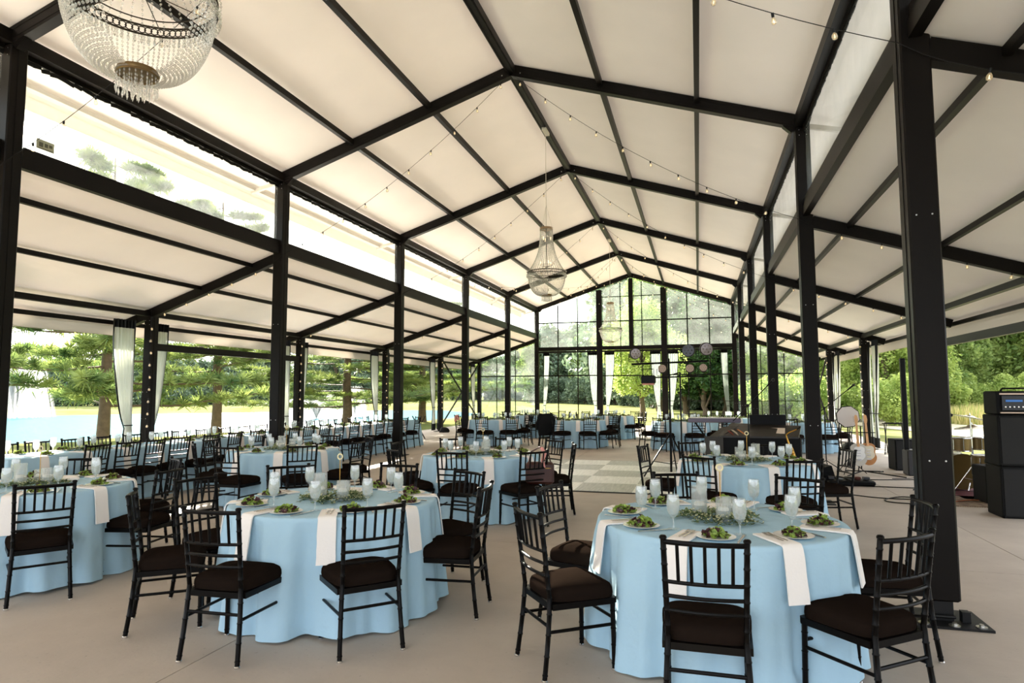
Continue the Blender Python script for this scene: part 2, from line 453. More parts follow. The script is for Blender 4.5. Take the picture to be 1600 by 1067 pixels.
for s_ in (-1, 1):
    x0, x1 = XC+s_*(W+CW), XC+s_*WO
    gbar(min(x0, x1), max(x0, x1), 2.38); gbar(min(x0, x1), max(x0, x1), 1.20, .025)
    for f_ in (.355, .70):
        x = x0+(x1-x0)*f_; m = MB(); m.bx(x-.016, x+.016, yg-.02, yg+.02, .03, zg(x)); trim(m)
    # side aisle vinyl
    m = MB(); m.add([(x0, yg, .05), (x1, yg, .05), (x1, yg, zg(x1)), (x0, yg, zg(x0)), (x0, yg+.006, .05), (x1, yg+.006, .05), (x1, yg+.006, zg(x1)), (x0, yg+.006, zg(x0))],
                    [(0, 1, 2, 3), (7, 6, 5, 4), (0, 4, 5, 1), (1, 5, 6, 2), (2, 6, 7, 3), (3, 7, 4, 0)]); window(m, VINYLG)
    for f_ in (1/3, 2/3):
        x = XC+s_*(1.56+(W-1.56)*f_); m = MB(); m.bx(x-.022, x+.022, yg-.02, yg+.02, .03, zg(x)); trim(m)
    x = XC+s_*.49; m = MB(); m.bx(x-.016, x+.016, yg-.02, yg+.02, 2.38 if s_ < 0 else 2.36, zg(x)); trim(m)
for xa, xb in ((XC-W, XC-1.56), (XC-1.39, XC-.065), (XC+.065, XC+1.39), (XC+1.56, XC+W)):
    m = MB(); m.add([(xa, yg, 3.72), (xb, yg, 3.72), (xb, yg, zg(xb)), (xa, yg, zg(xa)), (xa, yg+.006, 3.72), (xb, yg+.006, 3.72), (xb, yg+.006, zg(xb)), (xa, yg+.006, zg(xa))],
                    [(0, 1, 2, 3), (7, 6, 5, 4), (0, 4, 5, 1), (1, 5, 6, 2), (2, 6, 7, 3), (3, 7, 4, 0)]); window(m, VINYLG)
# maker's sticker on the near left pane
t = MB(); t.bx(XC-W-.125, XC-W-.121, 5.62, 5.84, 4.48, 4.60); t.m = 1
for i, (a, b) in enumerate(((5.65, 5.70), (5.72, 5.76), (5.775, 5.815))): t.bx(XC-W-.121, XC-W-.119, a, b, 4.51+.01*i, 4.565)
t.m = 1; t.bx(XC-W-.121, XC-W-.119, 5.64, 5.82, 4.49, 4.498)
tag(t.build('pane_sticker', [mat('sticker_grey', (168, 166, 140), .5), mat('sticker_print', (86, 84, 66), .5)]), 'small grey printed sticker stuck on the near left clerestory pane', 'sticker')
# rolled fabric flap and loose strap on the near right clerestory
t = MB(); t.tube([(1.74, 5.13, 4.30), (1.95, 5.12, 4.26), (2.3, 5.11, 4.16)], .03, 8); t.tube([(1.86, 5.10, 4.24), (1.80, 5.06, 4.20), (1.79, 5.04, 4.19)], [.02, .024, .01], 8)
tag(t.build('fabric_strap', VALM), 'loose white strap tied over the near right aisle rafter', 'strap')

# ---------------------------------------------------------------- floor
def floor_material():
    m = bpy.data.materials.new('concrete'); m.use_nodes = True
    n = m.node_tree.nodes; L = m.node_tree.links; b = n['Principled BSDF']
    t = n.new('ShaderNodeTexCoord')
    a = n.new('ShaderNodeTexNoise'); a.inputs['Scale'].default_value = .9; a.inputs['Detail'].default_value = 9; a.inputs['Roughness'].default_value = .62
    L.new(t.outputs['Object'], a.inputs['Vector'])
    r = n.new('ShaderNodeValToRGB'); r.color_ramp.elements[0].position = .3; r.color_ramp.elements[1].position = .72
    r.color_ramp.elements[0].color = (*lin((166, 153, 140)), 1); r.color_ramp.elements[1].color = (*lin((190, 177, 163)), 1)
    L.new(a.outputs['Fac'], r.inputs[0])
    v = n.new('ShaderNodeTexNoise'); v.inputs['Scale'].default_value = 34; v.inputs['Detail'].default_value = 3
    L.new(t.outputs['Object'], v.inputs['Vector'])
    r2 = n.new('ShaderNodeValToRGB'); r2.color_ramp.elements[0].position = .24; r2.color_ramp.elements[1].position = .34
    r2.color_ramp.elements[0].color = (.55, .55, .55, 1); r2.color_ramp.elements[1].color = (1, 1, 1, 1)
    L.new(v.outputs['Fac'], r2.inputs[0])
    mx = n.new('ShaderNodeMix'); mx.data_type = 'RGBA'; mx.blend_type = 'MULTIPLY'; mx.inputs[0].default_value = .6
    L.new(r.outputs[0], mx.inputs[6]); L.new(r2.outputs[0], mx.inputs[7]); L.new(mx.outputs[2], b.inputs['Base Color'])
    b.inputs['Roughness'].default_value = .62
    bp = n.new('ShaderNodeBump'); bp.inputs['Strength'].default_value = .25; bp.inputs['Distance'].default_value = .004
    L.new(v.outputs['Fac'], bp.inputs['Height']); L.new(bp.outputs[0], b.inputs['Normal'])
    return m
CONC = floor_material()
FX0, FX1, FY0, FY1 = XC-WO-1.1, XC+WO+1.15, -6, YG+1.6
m = MB()
xs = [FX0, -7.0, -2.9, 2.9, FX1]; ys = [FY0, 1.8, 6.75, 11.4, 16.0, 20.6, 25.2, FY1]
g_ = .004
for i in range(len(xs)-1):
    for j in range(len(ys)-1):
        m.bx(xs[i]+g_, xs[i+1]-g_, ys[j]+g_, ys[j+1]-g_, -.12, 0)
struct(m, 'floor', CONC, 0)
m = MB(); m.bx(FX0, FX1, FY0, FY1, -.14, -.03); struct(m, 'floor_joint_bed', mat('joint_dark', (70, 64, 58), .9), 0)
# laid vinyl plank dance floor
def planks(name, c1, c2):
    m = bpy.data.materials.new(name); m.use_nodes = True
    n = m.node_tree.nodes; L = m.node_tree.links; b = n['Principled BSDF']
    t = n.new('ShaderNodeTexCoord'); mp = n.new('ShaderNodeMapping'); mp.inputs['Scale'].default_value = (14, 1.2, 1)
    L.new(t.outputs['Object'], mp.inputs[0]); a = n.new('ShaderNodeTexNoise'); a.inputs['Scale'].default_value = 2.2; a.inputs['Detail'].default_value = 6
    L.new(mp.outputs[0], a.inputs['Vector']); r = n.new('ShaderNodeValToRGB'); r.color_ramp.elements[0].position = .35; r.color_ramp.elements[1].position = .65
    r.color_ramp.elements[0].color = (*lin(c1), 1); r.color_ramp.elements[1].color = (*lin(c2), 1)
    L.new(a.outputs['Fac'], r.inputs[0]); L.new(r.outputs[0], b.inputs['Base Color']); b.inputs['Roughness'].default_value = .45
    return m
df = MB(); T = .93
for i in range(5):
    for j in range(5):
        x0 = -4.76+T*i; y0 = 10.45+T*1.02*j; df.m = (i+j+1) % 2
        df.bx(x0, x0+T, y0, y0+T*1.02, .001, .016)
df.m = 2; xe, ye = -4.76+5*T, 10.45+5*T*1.02
for a in ((-4.80, xe+.04, 10.41, 10.45), (-4.80, xe+.04, ye, ye+.04), (-4.80, -4.76, 10.45, ye), (xe, xe+.04, 10.45, ye)): df.bx(*a, .001, .014)
tag(df.build('dance_floor', [planks('plank_grey', (150, 148, 138), (178, 175, 165)), planks('plank_white', (214, 212, 204), (236, 233, 226)), FRAMEB], None, 0),
    'laid dance floor of large grey and white wood-look squares', 'dance floor')
# ---------------------------------------------------------------- chairs
def lerp(a, b, t): return tuple(a[i]+(b[i]-a[i])*t for i in range(3))
def bamboo(p, n_, r, knots):
    """tube radii with bamboo rings"""
    pts = []; rs = []
    ts = [0]
    for k in knots: ts += [k-.014, k-.006, k+.006, k+.014]
    ts.append(1)
    for t in ts:
        i = min(int(t*(len(p)-1)), len(p)-2); f_ = t*(len(p)-1)-i
        pts.append(lerp(p[i], p[i+1], f_)); rs.append(r*1.17 if any(abs(t-k) < .008 for k in knots) else r)
    return pts, rs
def post_at(s_, z):      # back post centre line
    if z < .44: t = z/.44; return (s_*(.175+.022*(1-t)), -.205-.045*(1-t)**1.5, z)
    t = (z-.44)/.475; return (s_*(.175+.012*t), -.205-.062*t, z)
def rail(z, r, bow, n_=8, sec=8, dz=0):
    a = post_at(-1, z); b = post_at(1, z); pts = []
    for i in range(n_+1):
        t = i/n_; p = lerp(a, b, t); pts.append((p[0], p[1]-bow*math.sin(PI*t), p[2]+dz*math.sin(PI*t)))
    return MB().tube(pts, r, sec)
def cushion_mb(k=1.0):
    m = MB(); N = 28; vs = []
    def outline(a, s_):
        ca, sa = math.cos(a), math.sin(a); e_ = .40
        x = math.copysign(abs(ca)**e_, ca); y = math.copysign(abs(sa)**e_, sa)
        wd = .212+(.018*(y)); return (x*wd*s_, y*.205*s_+.005)
    prof = [(.90, .405), (.985, .412), (1.0, .43), (.99, .456), (.95, .474), (.82, .489), (.55, .500), (.2, .505)]
    for s_, z in prof:
        for i in range(N):
            a = 2*PI*i/N; x, y = outline(a, s_); vs.append((x, y, z))
    n0 = len(vs); vs.append((0, 0, .506)); fs = []
    for r_ in range(len(prof)-1):
        for i in range(N):
            j = (i+1) % N; fs.append((r_*N+i, r_*N+j, (r_+1)*N+j, (r_+1)*N+i))
    fs += [((len(prof)-1)*N+i, (len(prof)-1)*N+(i+1) % N, n0) for i in range(N)]; fs.append(tuple(range(N-1, -1, -1)))
    return m.add(vs, fs)
def seat_frame_mb():
    m = MB(); c = [(-.19, -.197), (.19, -.197), (.205, .19), (-.205, .19)]
    for i in range(4):
        a, b = c[i], c[(i+1) % 4]; m.bar((a[0], a[1], .392), (b[0], b[1], .392), .028, .034)
    m.bx(-.19, .19, -.18, .18, .397, .407)
    return m
FL = lambda s_: [(s_*.195, .185, .40), (s_*.197, .188, .2), (s_*.2, .19, .012)]
def make_chair(fine):
    t = empty('banquet_chair')
    cushion_mb().build('seat_cushion', CUSH, t, 50)
    seat_frame_mb().build('seat_frame', CHB, t)
    gl = [(.0, 0), (.017, 0), (.017, .008), (.013, .013), (0, .013)]
    for s_ in (-1, 1):
        p, r = bamboo(FL(s_), 8, .0145, [.18, .42, .66, .93])
        l = MB().tube(p, r, 8).build('leg', CHB, t)
        if fine: MB().lathe(gl, 10, (s_*.2, .19, 0)).build('foot_glide', CHROME, l)
        pts = [post_at(s_, z) for z in (.44, .33, .22, .11, .012)]
        p, r = bamboo(pts, 8, .0145, [.2, .45, .7, .94])
        l = MB().tube(p, r, 8).build('leg', CHB, t)
        if fine: MB().lathe(gl, 10, (post_at(s_, .01)[0], post_at(s_, .01)[1], 0)).build('foot_glide', CHROME, l)
        pts = [post_at(s_, z) for z in (.43, .55, .67, .79, .90)]
        p, r = bamboo(pts, 8, .0135, [.12, .27, .40, .56, .72, .88])
        m = MB().tube(p, r, 8)
        a = post_at(s_, .90); m.lathe([(.0135, 0), (.0175, .003), (.0175, .012), (.012, .018), (0, .02)], 10, (a[0], a[1], .895)); m.build('back_post', CHB, t)
    if fine:
        rail(.882, .0125, .026).build('top_rail', CHB, t)
        for z in (.695, .628, .560): rail(z, .0095, .024).build('cross_rail', CHB, t)
        for i in range(5):
            tt = (i+1)/6; a = lerp(post_at(-1, .882), post_at(1, .882), tt); b = lerp(post_at(-1, .695), post_at(1, .695), tt)
            q = math.sin(PI*tt)
            MB().tube([(a[0], a[1]-.026*q, a[2]), (b[0], b[1]-.024*q, b[2])], .0085, 7).build('spindle', CHB, t)
    else:
        m = rail(.882, .0125, .026, 5, 6)
        for z in (.695, .628, .560):
            r_ = rail(z, .0095, .024, 5, 6); m.add(r_.v, r_.f)
        for i in range(5):
            tt = (i+1)/6; a = lerp(post_at(-1, .882), post_at(1, .882), tt); b = lerp(post_at(-1, .695), post_at(1, .695), tt); q = math.sin(PI*tt)
            m.tube([(a[0], a[1]-.026*q, a[2]), (b[0], b[1]-.024*q, b[2])], .0085, 5)
        m.build('back_rails', CHB, t)
    for s_ in (-1, 1):
        MB().tube([post_at(s_, .255), (s_*.197, .188, .255)], .0095, 7).build('stretcher', CHB, t)
    MB().tube([post_at(-1, .285), post_at(1, .285)], .0095, 7).build('stretcher', CHB, t)
    MB().tube([(-.197, .187, .29), (.197, .187, .29)], .0095, 7).build('stretcher', CHB, t)
    return t
chair_fine = make_chair(True); chair_far = make_chair(False)
index_kids()
U1, U2 = [False], [False]
def chair_at_rail(x, y, ang, label, group, far=False):
    """x, y: middle of the top rail on the floor plan; ang: direction the sitter faces"""
    rz = ang-PI/2; d = (math.cos(ang), math.sin(ang))
    return put(chair_far if far else chair_fine, U2 if far else U1, (x+d[0]*.29, y+d[1]*.29, 0), rz, label, 'chair', group)
DN = ['right', 'far-right', 'far', 'far-left', 'left', 'near-left', 'near', 'near-right']
def bin_of(dx, dy): return int(round(math.atan2(dy, dx)/(PI/4))) % 8
# ---------------------------------------------------------------- round table + cloth
def cloth_mb(seed, r=.765, h=.768, hem=.825, nf=15, N=256, puddle=0):
    rnd = random.Random(seed); m = MB()
    fr = [(rnd.uniform(.6, 1), nf+rnd.randint(-3, 3), rnd.uniform(0, 6.28)), (rnd.uniform(.3, .6), nf*2//3+rnd.randint(-2, 3), rnd.uniform(0, 6.28)), (rnd.uniform(.2, .4), nf//2-1, rnd.uniform(0, 6.28)), (.25, nf*2+1, rnd.uniform(0, 6.28))]
    def fold(a):
        s_ = sum(A*math.sin(k*a+p+.5*math.sin(3*a+p)) for A, k, p in fr)
        s_ = s_/1.6; return s_-.35*abs(s_)
    rings = [(0, h, 0), (.25, h, 0), (.5, h, 0), (.70, h, 0), (r-.02, h, 0), (r-.006, h-.002, 0), (r, h-.008, .02), (r+.004, h-.03, .06)]
    for i in range(1, 13):
        t = i/12; z = (h-.03)*(1-t)+.006*t; rings.append((r+.004+(hem-r)*t**.9, z, .06+.94*t**.55))
    vs = []
    for ri, (rr, z, k) in enumerate(rings):
        for j in range(N):
            a = 2*PI*j/N; f_ = fold(a); q = rr+k*.088*f_
            zz = z
            if ri == len(rings)-1: zz = .006+.012*(math.sin(5*a+seed)+1)+(.008*math.sin(17*a))**2
            if puddle and ri >= len(rings)-2: q += .03*max(0, math.sin(2*a+seed))
            vs.append((q*math.cos(a), q*math.sin(a), zz))
    fs = []
    n_ = len(rings)
    c = len(vs); vs.append((0, 0, h))
    for i in range(n_-1):
        if i == 0: continue
        for j in range(N):
            k = (j+1) % N; fs.append((i*N+j, (i+1)*N+j, (i+1)*N+k, i*N+k))
    for j in range(N): fs.append((c, N+j, N+(j+1) % N))
    # keep only used verts of ring 0 collapsed at the centre
    m.add(vs, fs); return m
napmb = {}
def napkin_mb(seed, hang=.27):
    rnd = random.Random(seed); m = MB(); wv = .058; P0 = []
    path = [(.0, 0), (.1, 0), (.2, 0), (.262, -.001), (.276, -.006), (.281, -.02)]+[(.283+.006*i, -.02-hang*i/6) for i in range(1, 7)]
    for lay in (0, 1):
        for (u, z) in path:
            for sx in (-1, -.33, .33, 1):
                P0.append((sx*wv+.006*rnd.uniform(-.3, .3)+.012*max(0, -z)*sx, u+.009*lay*(1 if z < -.01 else 0), z+(.009*lay if z >= -.01 else 0)))
    n_ = len(path)*4; fs = []
    for i in range(len(path)-1):
        for j in range(3):
            a = i*4+j; fs += [(a, a+1, a+5, a+4), (n_+a, n_+a+4, n_+a+5, n_+a+1)]
    for i in range(len(path)-1): fs += [(i*4, (i+1)*4, n_+(i+1)*4, n_+i*4), (i*4+3, n_+i*4+3, n_+(i+1)*4+3, (i+1)*4+3)]
    fs += [(0, n_, n_+1, 1), (1, n_+1, n_+2, 2), (2, n_+2, n_+3, 3)]
    e_ = (len(path)-1)*4; fs += [(e_+j, e_+j+1, n_+e_+j+1, n_+e_+j) for j in range(3)]
    return m.add(P0, fs)
def fork_mb():
    m = MB(); m.bar((0, -.10, .004), (0, .02, .006), .008, .003); m.bar((0, .02, .006), (0, .045, .004), .018, .003)
    for i in range(4): m.bar((-.0085+.0057*i, .045, .004), (-.0085+.0057*i, .09, .009), .003, .0025)
    return m
def knife_mb():
    m = MB(); m.bar((0, -.11, .005), (0, 0, .005), .012, .006)
    m.add([(-.008, 0, .004), (.006, 0, .004), (.007, .09, .004), (-.002, .115, .004), (-.008, .1, .004), (-.008, 0, .006), (.006, 0, .006), (.007, .09, .006), (-.002, .115, .006), (-.008, .1, .006)],
          [(4, 3, 2, 1, 0), (5, 6, 7, 8, 9), (0, 1, 6, 5), (1, 2, 7, 6), (2, 3, 8, 7), (3, 4, 9, 8), (4, 0, 5, 9)]); return m
def goblet(name='water_goblet', g=1.14):
    t = empty(name)
    MB().lathe([(.0, .0), (.033, .0), (.034, .002), (.008, .006), (.0045, .015), (.0045, .052), (.01, .06), (.027, .075), (.036, .10), (.038, .125), (.035, .158), (.0325, .178), (.031, .178), (.0335, .158), (.036, .125), (.034, .10), (.025, .078), (0, .068)], 20).scale(g).build('bowl', GLASS, t)
    MB().lathe([(0, .070), (.024, .079), (.0330, .10), (.0352, .125), (.0334, .150), (.0330, .157), (0, .157)], 18).scale(g).build('ice_water', ICEW, t)
    return t
def salad_mb(seed):
    rnd = random.Random(seed); m = MB()
    for i in range(130):
        a = rnd.uniform(0, 6.28); q = rnd.random()**.6*.066; c = Vector((q*math.cos(a)*1.15, q*math.sin(a)*.85, .016+(.05-.045*(q/.066)**1.5)*rnd.random()))
        m.m = rnd.choice([0, 0, 0, 1, 1]) if i < 118 else 2
        s_ = rnd.uniform(.010, .022) if m.m < 2 else .006
        E_ = Euler((rnd.uniform(-1.1, 1.1), rnd.uniform(-1.1, 1.1), rnd.uniform(0, 6.28))).to_matrix(); cur = rnd.uniform(-.5, .5)
        loc = [(-1, -.5, cur), (-.4, -.8, 0), (.5, -.7, .2), (1.1, 0, cur), (.5, .75, 0), (-.4, .65, .3), (0, 0, -.15)]
        vs = [E_ @ (Vector(v)*s_)+c for v in loc]
        for v in vs: v.z = max(v.z, .011)
        m.add(vs, [(0, 1, 6), (1, 2, 6), (2, 3, 6), (3, 4, 6), (4, 5, 6), (5, 0, 6)])
    return m
def leaves_mb(seed, n_, spread, r0=.10, size=.022):
    """sprigs of rounded leaves radiating from the centre"""
    rnd = random.Random(seed); m = MB()
    for k in range(n_):
        a = rnd.uniform(0, 6.28); L_ = spread*rnd.uniform(.6, 1); st = r0*rnd.uniform(.2, 1.0); pts = []
        bend = rnd.uniform(-.7, .7); z0 = rnd.uniform(.004, .03)
        for i in range(7):
            t = i/6; aa = a+bend*t; q = st+(L_-st)*t; pts.append(Vector((q*math.cos(aa), q*math.sin(aa), .006+z0*math.sin(PI*t)+.004)))
        m.m = 0; m.tube(pts, .0016, 4)
        for i in range(1, 7):
            for sd_ in (-1, 1):
                d = (pts[i]-pts[i-1]).normalized(); nrm = Vector((-d.y, d.x, 0))*sd_; s_ = size*rnd.uniform(.6, 1.1); up = Vector((0, 0, rnd.uniform(.0, .9)))
                ax = (nrm+d*.6+up).normalized(); ay = ax.cross(Vector((0, 0, 1))).normalized(); c = pts[i]
                vs = [c, c+ax*s_*.5+ay*s_*.35, c+ax*s_, c+ax*s_*.5-ay*s_*.35]
                for v in vs: v.z = max(v.z, .003)
                m.m = rnd.choice([0, 0, 1]); m.add(vs, [(0, 1, 2, 3)])
        if rnd.random() < .7:
            m.m = 2
            for _ in range(6):
                p = pts[rnd.randint(2, 6)]; m.octa((p.x+rnd.uniform(-.02, .02), p.y+rnd.uniform(-.02, .02), max(.012, p.z+rnd.uniform(0, .03))), .004)
    return m
LEAFB = mat('eucalyptus_pale', (134, 150, 108), .6, var=.3, scale=20, trans=.15)
BERRY = mat('small_white_buds', (214, 208, 160), .6)
def vase(h_, r_, lvl):
    t = empty('glass_cylinder_vase')
    MB().lathe([(0, 0), (r_, 0), (r_, h_), (r_-.003, h_), (r_-.003, .008), (0, .008)], 24).build('glass', GLASS, t)
    MB().lathe([(0, .009), (r_-.004, .009), (r_-.004, lvl), (0, lvl)], 20).build('water', ICEW, t)
    return t
def candle_mb(r_=.034): return MB().lathe([(0, 0), (r_*.7, .003), (r_, .014), (r_, .026), (r_*.8, .034), (0, .034)], 18)
P_gob = goblet(); P_plate = MB().lathe([(0, 0), (.055, 0), (.070, .004), (.108, .012), (.11, .014), (.106, .0145), (.067, .008), (0, .006)], 32).build('salad_plate', PLATE)
P_sal = [salad_mb(s).build('salad', [SALG, SALR, SALC], None, 0) for s in (1, 2, 3)]
P_nap = napkin_mb(1).build('napkin', WHITE, None, 60); P_fork = fork_mb().build('fork', STEEL); P_knife = knife_mb().build('knife', STEEL)
P_green = [leaves_mb(s, 74, .30, .10, .032).build('greenery', [LEAFA, LEAFB, BERRY], None, 0) for s in (4, 9)]
P_v = [vase(.20, .05, .075), vase(.15, .046, .07), vase(.125, .045, .06)]
P_can = candle_mb().build('floating_candle', WAX)
index_kids()
USE = {}
def place(proto, loc, rz, label, cat, group=None):
    u = USE.setdefault(proto.name, [False]); return put(proto, u, loc, rz, label, cat, group)
TH = .769
def setting(cx, cy, ang, where, g, hang=True, salad=True, fine=True, rt=.765):
    """one place at angle ang (direction from the table centre to the sitter)"""
    d = Vector((math.cos(ang), math.sin(ang), 0)); rr = Vector((-d.y, d.x, 0))   # rr = sitter's right seen facing the table is -rr... use left = rr rotated
    left = -rr
    c = Vector((cx, cy, TH)); rz = ang+PI/2
    jx = random.uniform(-.012, .012)
    p = c+d*(rt-.165)+left*jx
    place(P_plate, p, 0, 'white salad plate at the '+where, 'plate', g+' plates')
    if salad: place(random.choice(P_sal), p+Vector((0, 0, -.001)), random.uniform(0, 6.28), 'green salad at the '+where, 'salad', g+' salads')
    nz = Vector((0, 0, .002))
    nrz = ang-PI/2+random.uniform(-.08, .08)
    a_n = ang-.24*(.765/rt); dn = Vector((math.cos(a_n), math.sin(a_n), 0))
    n0 = c+dn*(rt-.268)+nz
    nr = a_n-PI/2
    place(P_nap, n0, nr, 'white napkin hanging at the '+where, 'napkin', g+' napkins')
    if fine:
        for k, off in enumerate((-.012, .014)):
            q = n0+dn*.12+Vector((-dn.y, dn.x, 0))*off; q.z = TH+.012
            place(P_fork, q, nr+PI, ('outer' if k == 0 else 'inner')+' fork on the napkin at the '+where, 'fork', g+' forks')
        q = p-left*.135; q.z = TH+.001
        place(P_knife, q, nr+PI+.1, 'silver knife at the '+where, 'knife', g+' knives')
    q = c+d*(rt-.30)-left*.14; q.z = TH+.001
    place(P_gob, q, 0, 'ice water goblet at the '+where, 'goblet', g+' goblets')
P_table = empty('folding_table')
MB().lathe([(0, .735), (.74, .735), (.755, .742), (.755, .762), (0, .762)], 48).build('tabletop', mat('table_top', (170, 150, 120), .6), P_table)
for sx in (-1, 1):
    for sy in (-1, 1):
        MB().tube([(sx*.45, sy*.35, 0.0), (sx*.45, sy*.35, .735)], .015, 8).build('leg', CHROME, P_table)
index_kids()
ROUND = [  # name, centre, phase, explicit chair rails [(x,y,facing or None)]
 ('front right round table', (.10, 4.46), [(.01, 3.16, 1.57), (-1.0, 3.72, .66), (-1.1, 4.77, -.27), (-.21, 5.76, -1.26), (.77, 5.70, -2.12), (1.36, 4.66, -3.10), (.96, 3.55, 2.27)]),
 ('front middle round table', (-2.70, 4.50), None),
 ('front left round table', (-5.74, 4.50), None),
 ('second-row left round table', (-5.83, 8.28), [(-6.70, 7.43), (-7.02, 8.15), (-5.86, 7.06), (-5.0, 7.5), (-4.62, 8.33), (-4.93, 9.22), (-6.55, 9.05), (-5.83, 9.52)]),
 ('second-row middle round table', (-2.80, 8.28), [(-3.6, 9.25), (-2.8, 9.55), (-2.0, 9.28), (-1.58, 8.6), (-1.84, 7.42), (-2.77, 7.1), (-3.62, 7.28), (-4.08, 8.35)]),
 ('second-row right round table', (.52, 8.25), [(-.73, 8.55), (-.03, 7.25), (-.13, 9.37), (.87, 9.16), (1.02, 7.12), (1.71, 8.58)]),
]
ROUND[1] = (ROUND[1][0], ROUND[1][1], 'fit2'); ROUND[2] = (ROUND[2][0], ROUND[2][1], 'fit3')
FIT = {'fit2': [(-2.79, 3.24, 1.62), (-1.90, 3.63, 2.37), (-1.50, 4.62, -3.07), (-1.93, 5.44, -2.06), (-3.78, 3.62, .69), (-3.97, 4.44, -.20), (-3.77, 5.42, -.80), (-2.78, 5.79, -1.55)],
       'fit3': [(-4.77, 3.82, 2.52), (-6.38, 5.50, -.96), (-4.60, 4.88, -2.96), (-5.26, 5.66, -2.16)]}
seedc = 0
for name, (cx, cy), ch in ROUND:
    seedc += 1
    front = seedc <= 3
    if isinstance(ch, str): ch = FIT[ch]
    t = place(P_table, (cx, cy, 0), 0, 'folding table hidden under the pale blue cloth of the '+name, 'table', 'round tables')
    c = cloth_mb(seedc*3+1, puddle=seedc == 1).build('tablecloth', CLOTH, None, 60); c.location = (cx, cy, 0)
    tag(c, 'pale blue floor-length cloth on the '+name, 'tablecloth', 'round tablecloths')
    taken = set(); angs = []
    for q in ch:
        x, y = q[0], q[1]; ang = math.atan2(cy-y, cx-x) if len(q) < 3 else q[2]
        b = bin_of(x-cx, y-cy)
        for dlt in (0, 1, -1, 2, -2, 3, -3, 4):
            if (b+dlt) % 8 not in taken: b = (b+dlt) % 8; break
        taken.add(b)
        wh = DN[b]+' side of the '+name
        chair_at_rail(x, y, ang+(random.uniform(-.05, .05) if len(q) < 3 else 0), 'black bamboo-style chair with black cushion at the '+wh, 'chairs at the '+name)
        angs.append((math.atan2(y-cy, x-cx), b))
    base = angs[0][0]
    for i in range(8):
        a = base+i*PI/4
        b = bin_of(math.cos(a+.02), math.sin(a+.02)); wh = DN[b]+' place of the '+name
        setting(cx, cy, a+random.uniform(-.03, .03), wh, name, fine=front)
    place(P_green[seedc % 2], (cx, cy, TH+.001), seedc*1.3, 'cluster of eucalyptus leaves in the middle of the '+name, 'greenery', 'table greenery')
    rot = .7*seedc+2.2
    for i, (v, nm) in enumerate(zip(P_v, ('tallest', 'middle', 'shortest'))):
        a = rot+i*2.1; q = Vector((cx+.115*math.cos(a), cy+.115*math.sin(a), TH+.001))
        place(v, q, 0, nm+' clear cylinder vase in the middle of the '+name, 'vase', 'cylinder vases')
        place(P_can, q+Vector((0, 0, (.062, .057, .047)[i])), 0, 'white floating candle in the '+nm+' vase on the '+name, 'candle', 'floating candles')
    # table number: ring on a thin brass stem
    tn = empty('table_marker', (cx+.02, cy+.02, TH)); tag(tn, 'thin brass table marker with ring top on the '+name, 'table marker', 'table markers')
    MB().tube([(0, 0, 0), (0, 0, .30)], .003, 6).build('stem', GOLD, tn)
    MB().lathe([(0, 0), (.03, 0), (.03, .004), (0, .004)], 16).build('foot', GOLD, tn)
    MB().torus(.02, .006, 18, 6, (0, 0, .322), Matrix.Rotation(R(90), 3, 'X')).build('ring', mat('marker_cream_%d' % seedc, (228, 214, 170), .5), tn)
    # small covered butter dish
    dd = MB().lathe([(0, 0), (.10, 0), (.115, .02), (.11, .035), (.08, .045), (0, .048)], 24); ob = dd.build('bread_dish', WHITE); ob.location = (cx+.02, cy+.27, TH+.001); ob.scale = (1.3, .7, 1)
    tag(ob, 'low white cloth-lined bread dish behind the centrepiece of the '+name, 'dish', 'bread dishes')

# far round tables
FAR = [('far-left round table', (-6.03, 19.10), .0), ('rearmost left round table', (-5.7, 23.0), 0.1), ('far jacket-draped round table', (-3.42, 19.10), .39),
       ('rear centre round table', (-2.95, 22.9), .2), ('far table behind the light stand', (-.50, 19.0), .39),
       ('rear table behind the keyboard', (.75, 21.6), .1), ('far-right table behind the columns', (2.70, 19.05), .39)]
FC = [cloth_mb(40+i, nf=20, N=144) for i in range(3)]
FCM = [c.build('tablecloth', CLOTH, None, 60) for c in FC]
fu = [False]*3
for i, (name, (cx, cy), ph) in enumerate(FAR):
    place(P_table, (cx, cy, 0), 0, 'folding table hidden under the cloth of the '+name, 'table', 'round tables')
    p = FCM[i % 3]
    c = p if not fu[i % 3] else copy_tree(p); fu[i % 3] = True
    c.location = (cx, cy, 0); c.rotation_euler = (0, 0, i*.8); tag(c, 'pale blue cloth on the '+name, 'tablecloth', 'round tablecloths')
    for k in range(8):
        a = ph+k*PI/4+random.uniform(-.06, .06); r_ = 1.24+random.uniform(-.04, .05)
        if (i, k) in ((4, 3), (5, 5), (5, 4)): continue
        x, y = cx+r_*math.cos(a), cy+r_*math.sin(a)
        chair_at_rail(x, y, a+PI+random.uniform(-.08, .08), 'black chair at the %s side of the %s' % (DN[bin_of(math.cos(ph+k*PI/4), math.sin(ph+k*PI/4)-.02)], name), 'chairs at the '+name, True)
        setting(cx, cy, ph+k*PI/4, DN[bin_of(math.cos(ph+k*PI/4), math.sin(ph+k*PI/4)-.02)]+' place of the '+name, 'far table', fine=False)
    place(P_green[i % 2], (cx, cy, TH+.001), i, 'eucalyptus leaves in the middle of the '+name, 'greenery', 'table greenery')
    q = Vector((cx+.1, cy, TH+.001)); place(P_v[0], q, 0, 'clear cylinder vase on the '+name, 'vase', 'cylinder vases')
    place(P_can, q+Vector((0, 0, .062)), 0, 'white floating candle in the vase on the '+name, 'candle', 'floating candles')

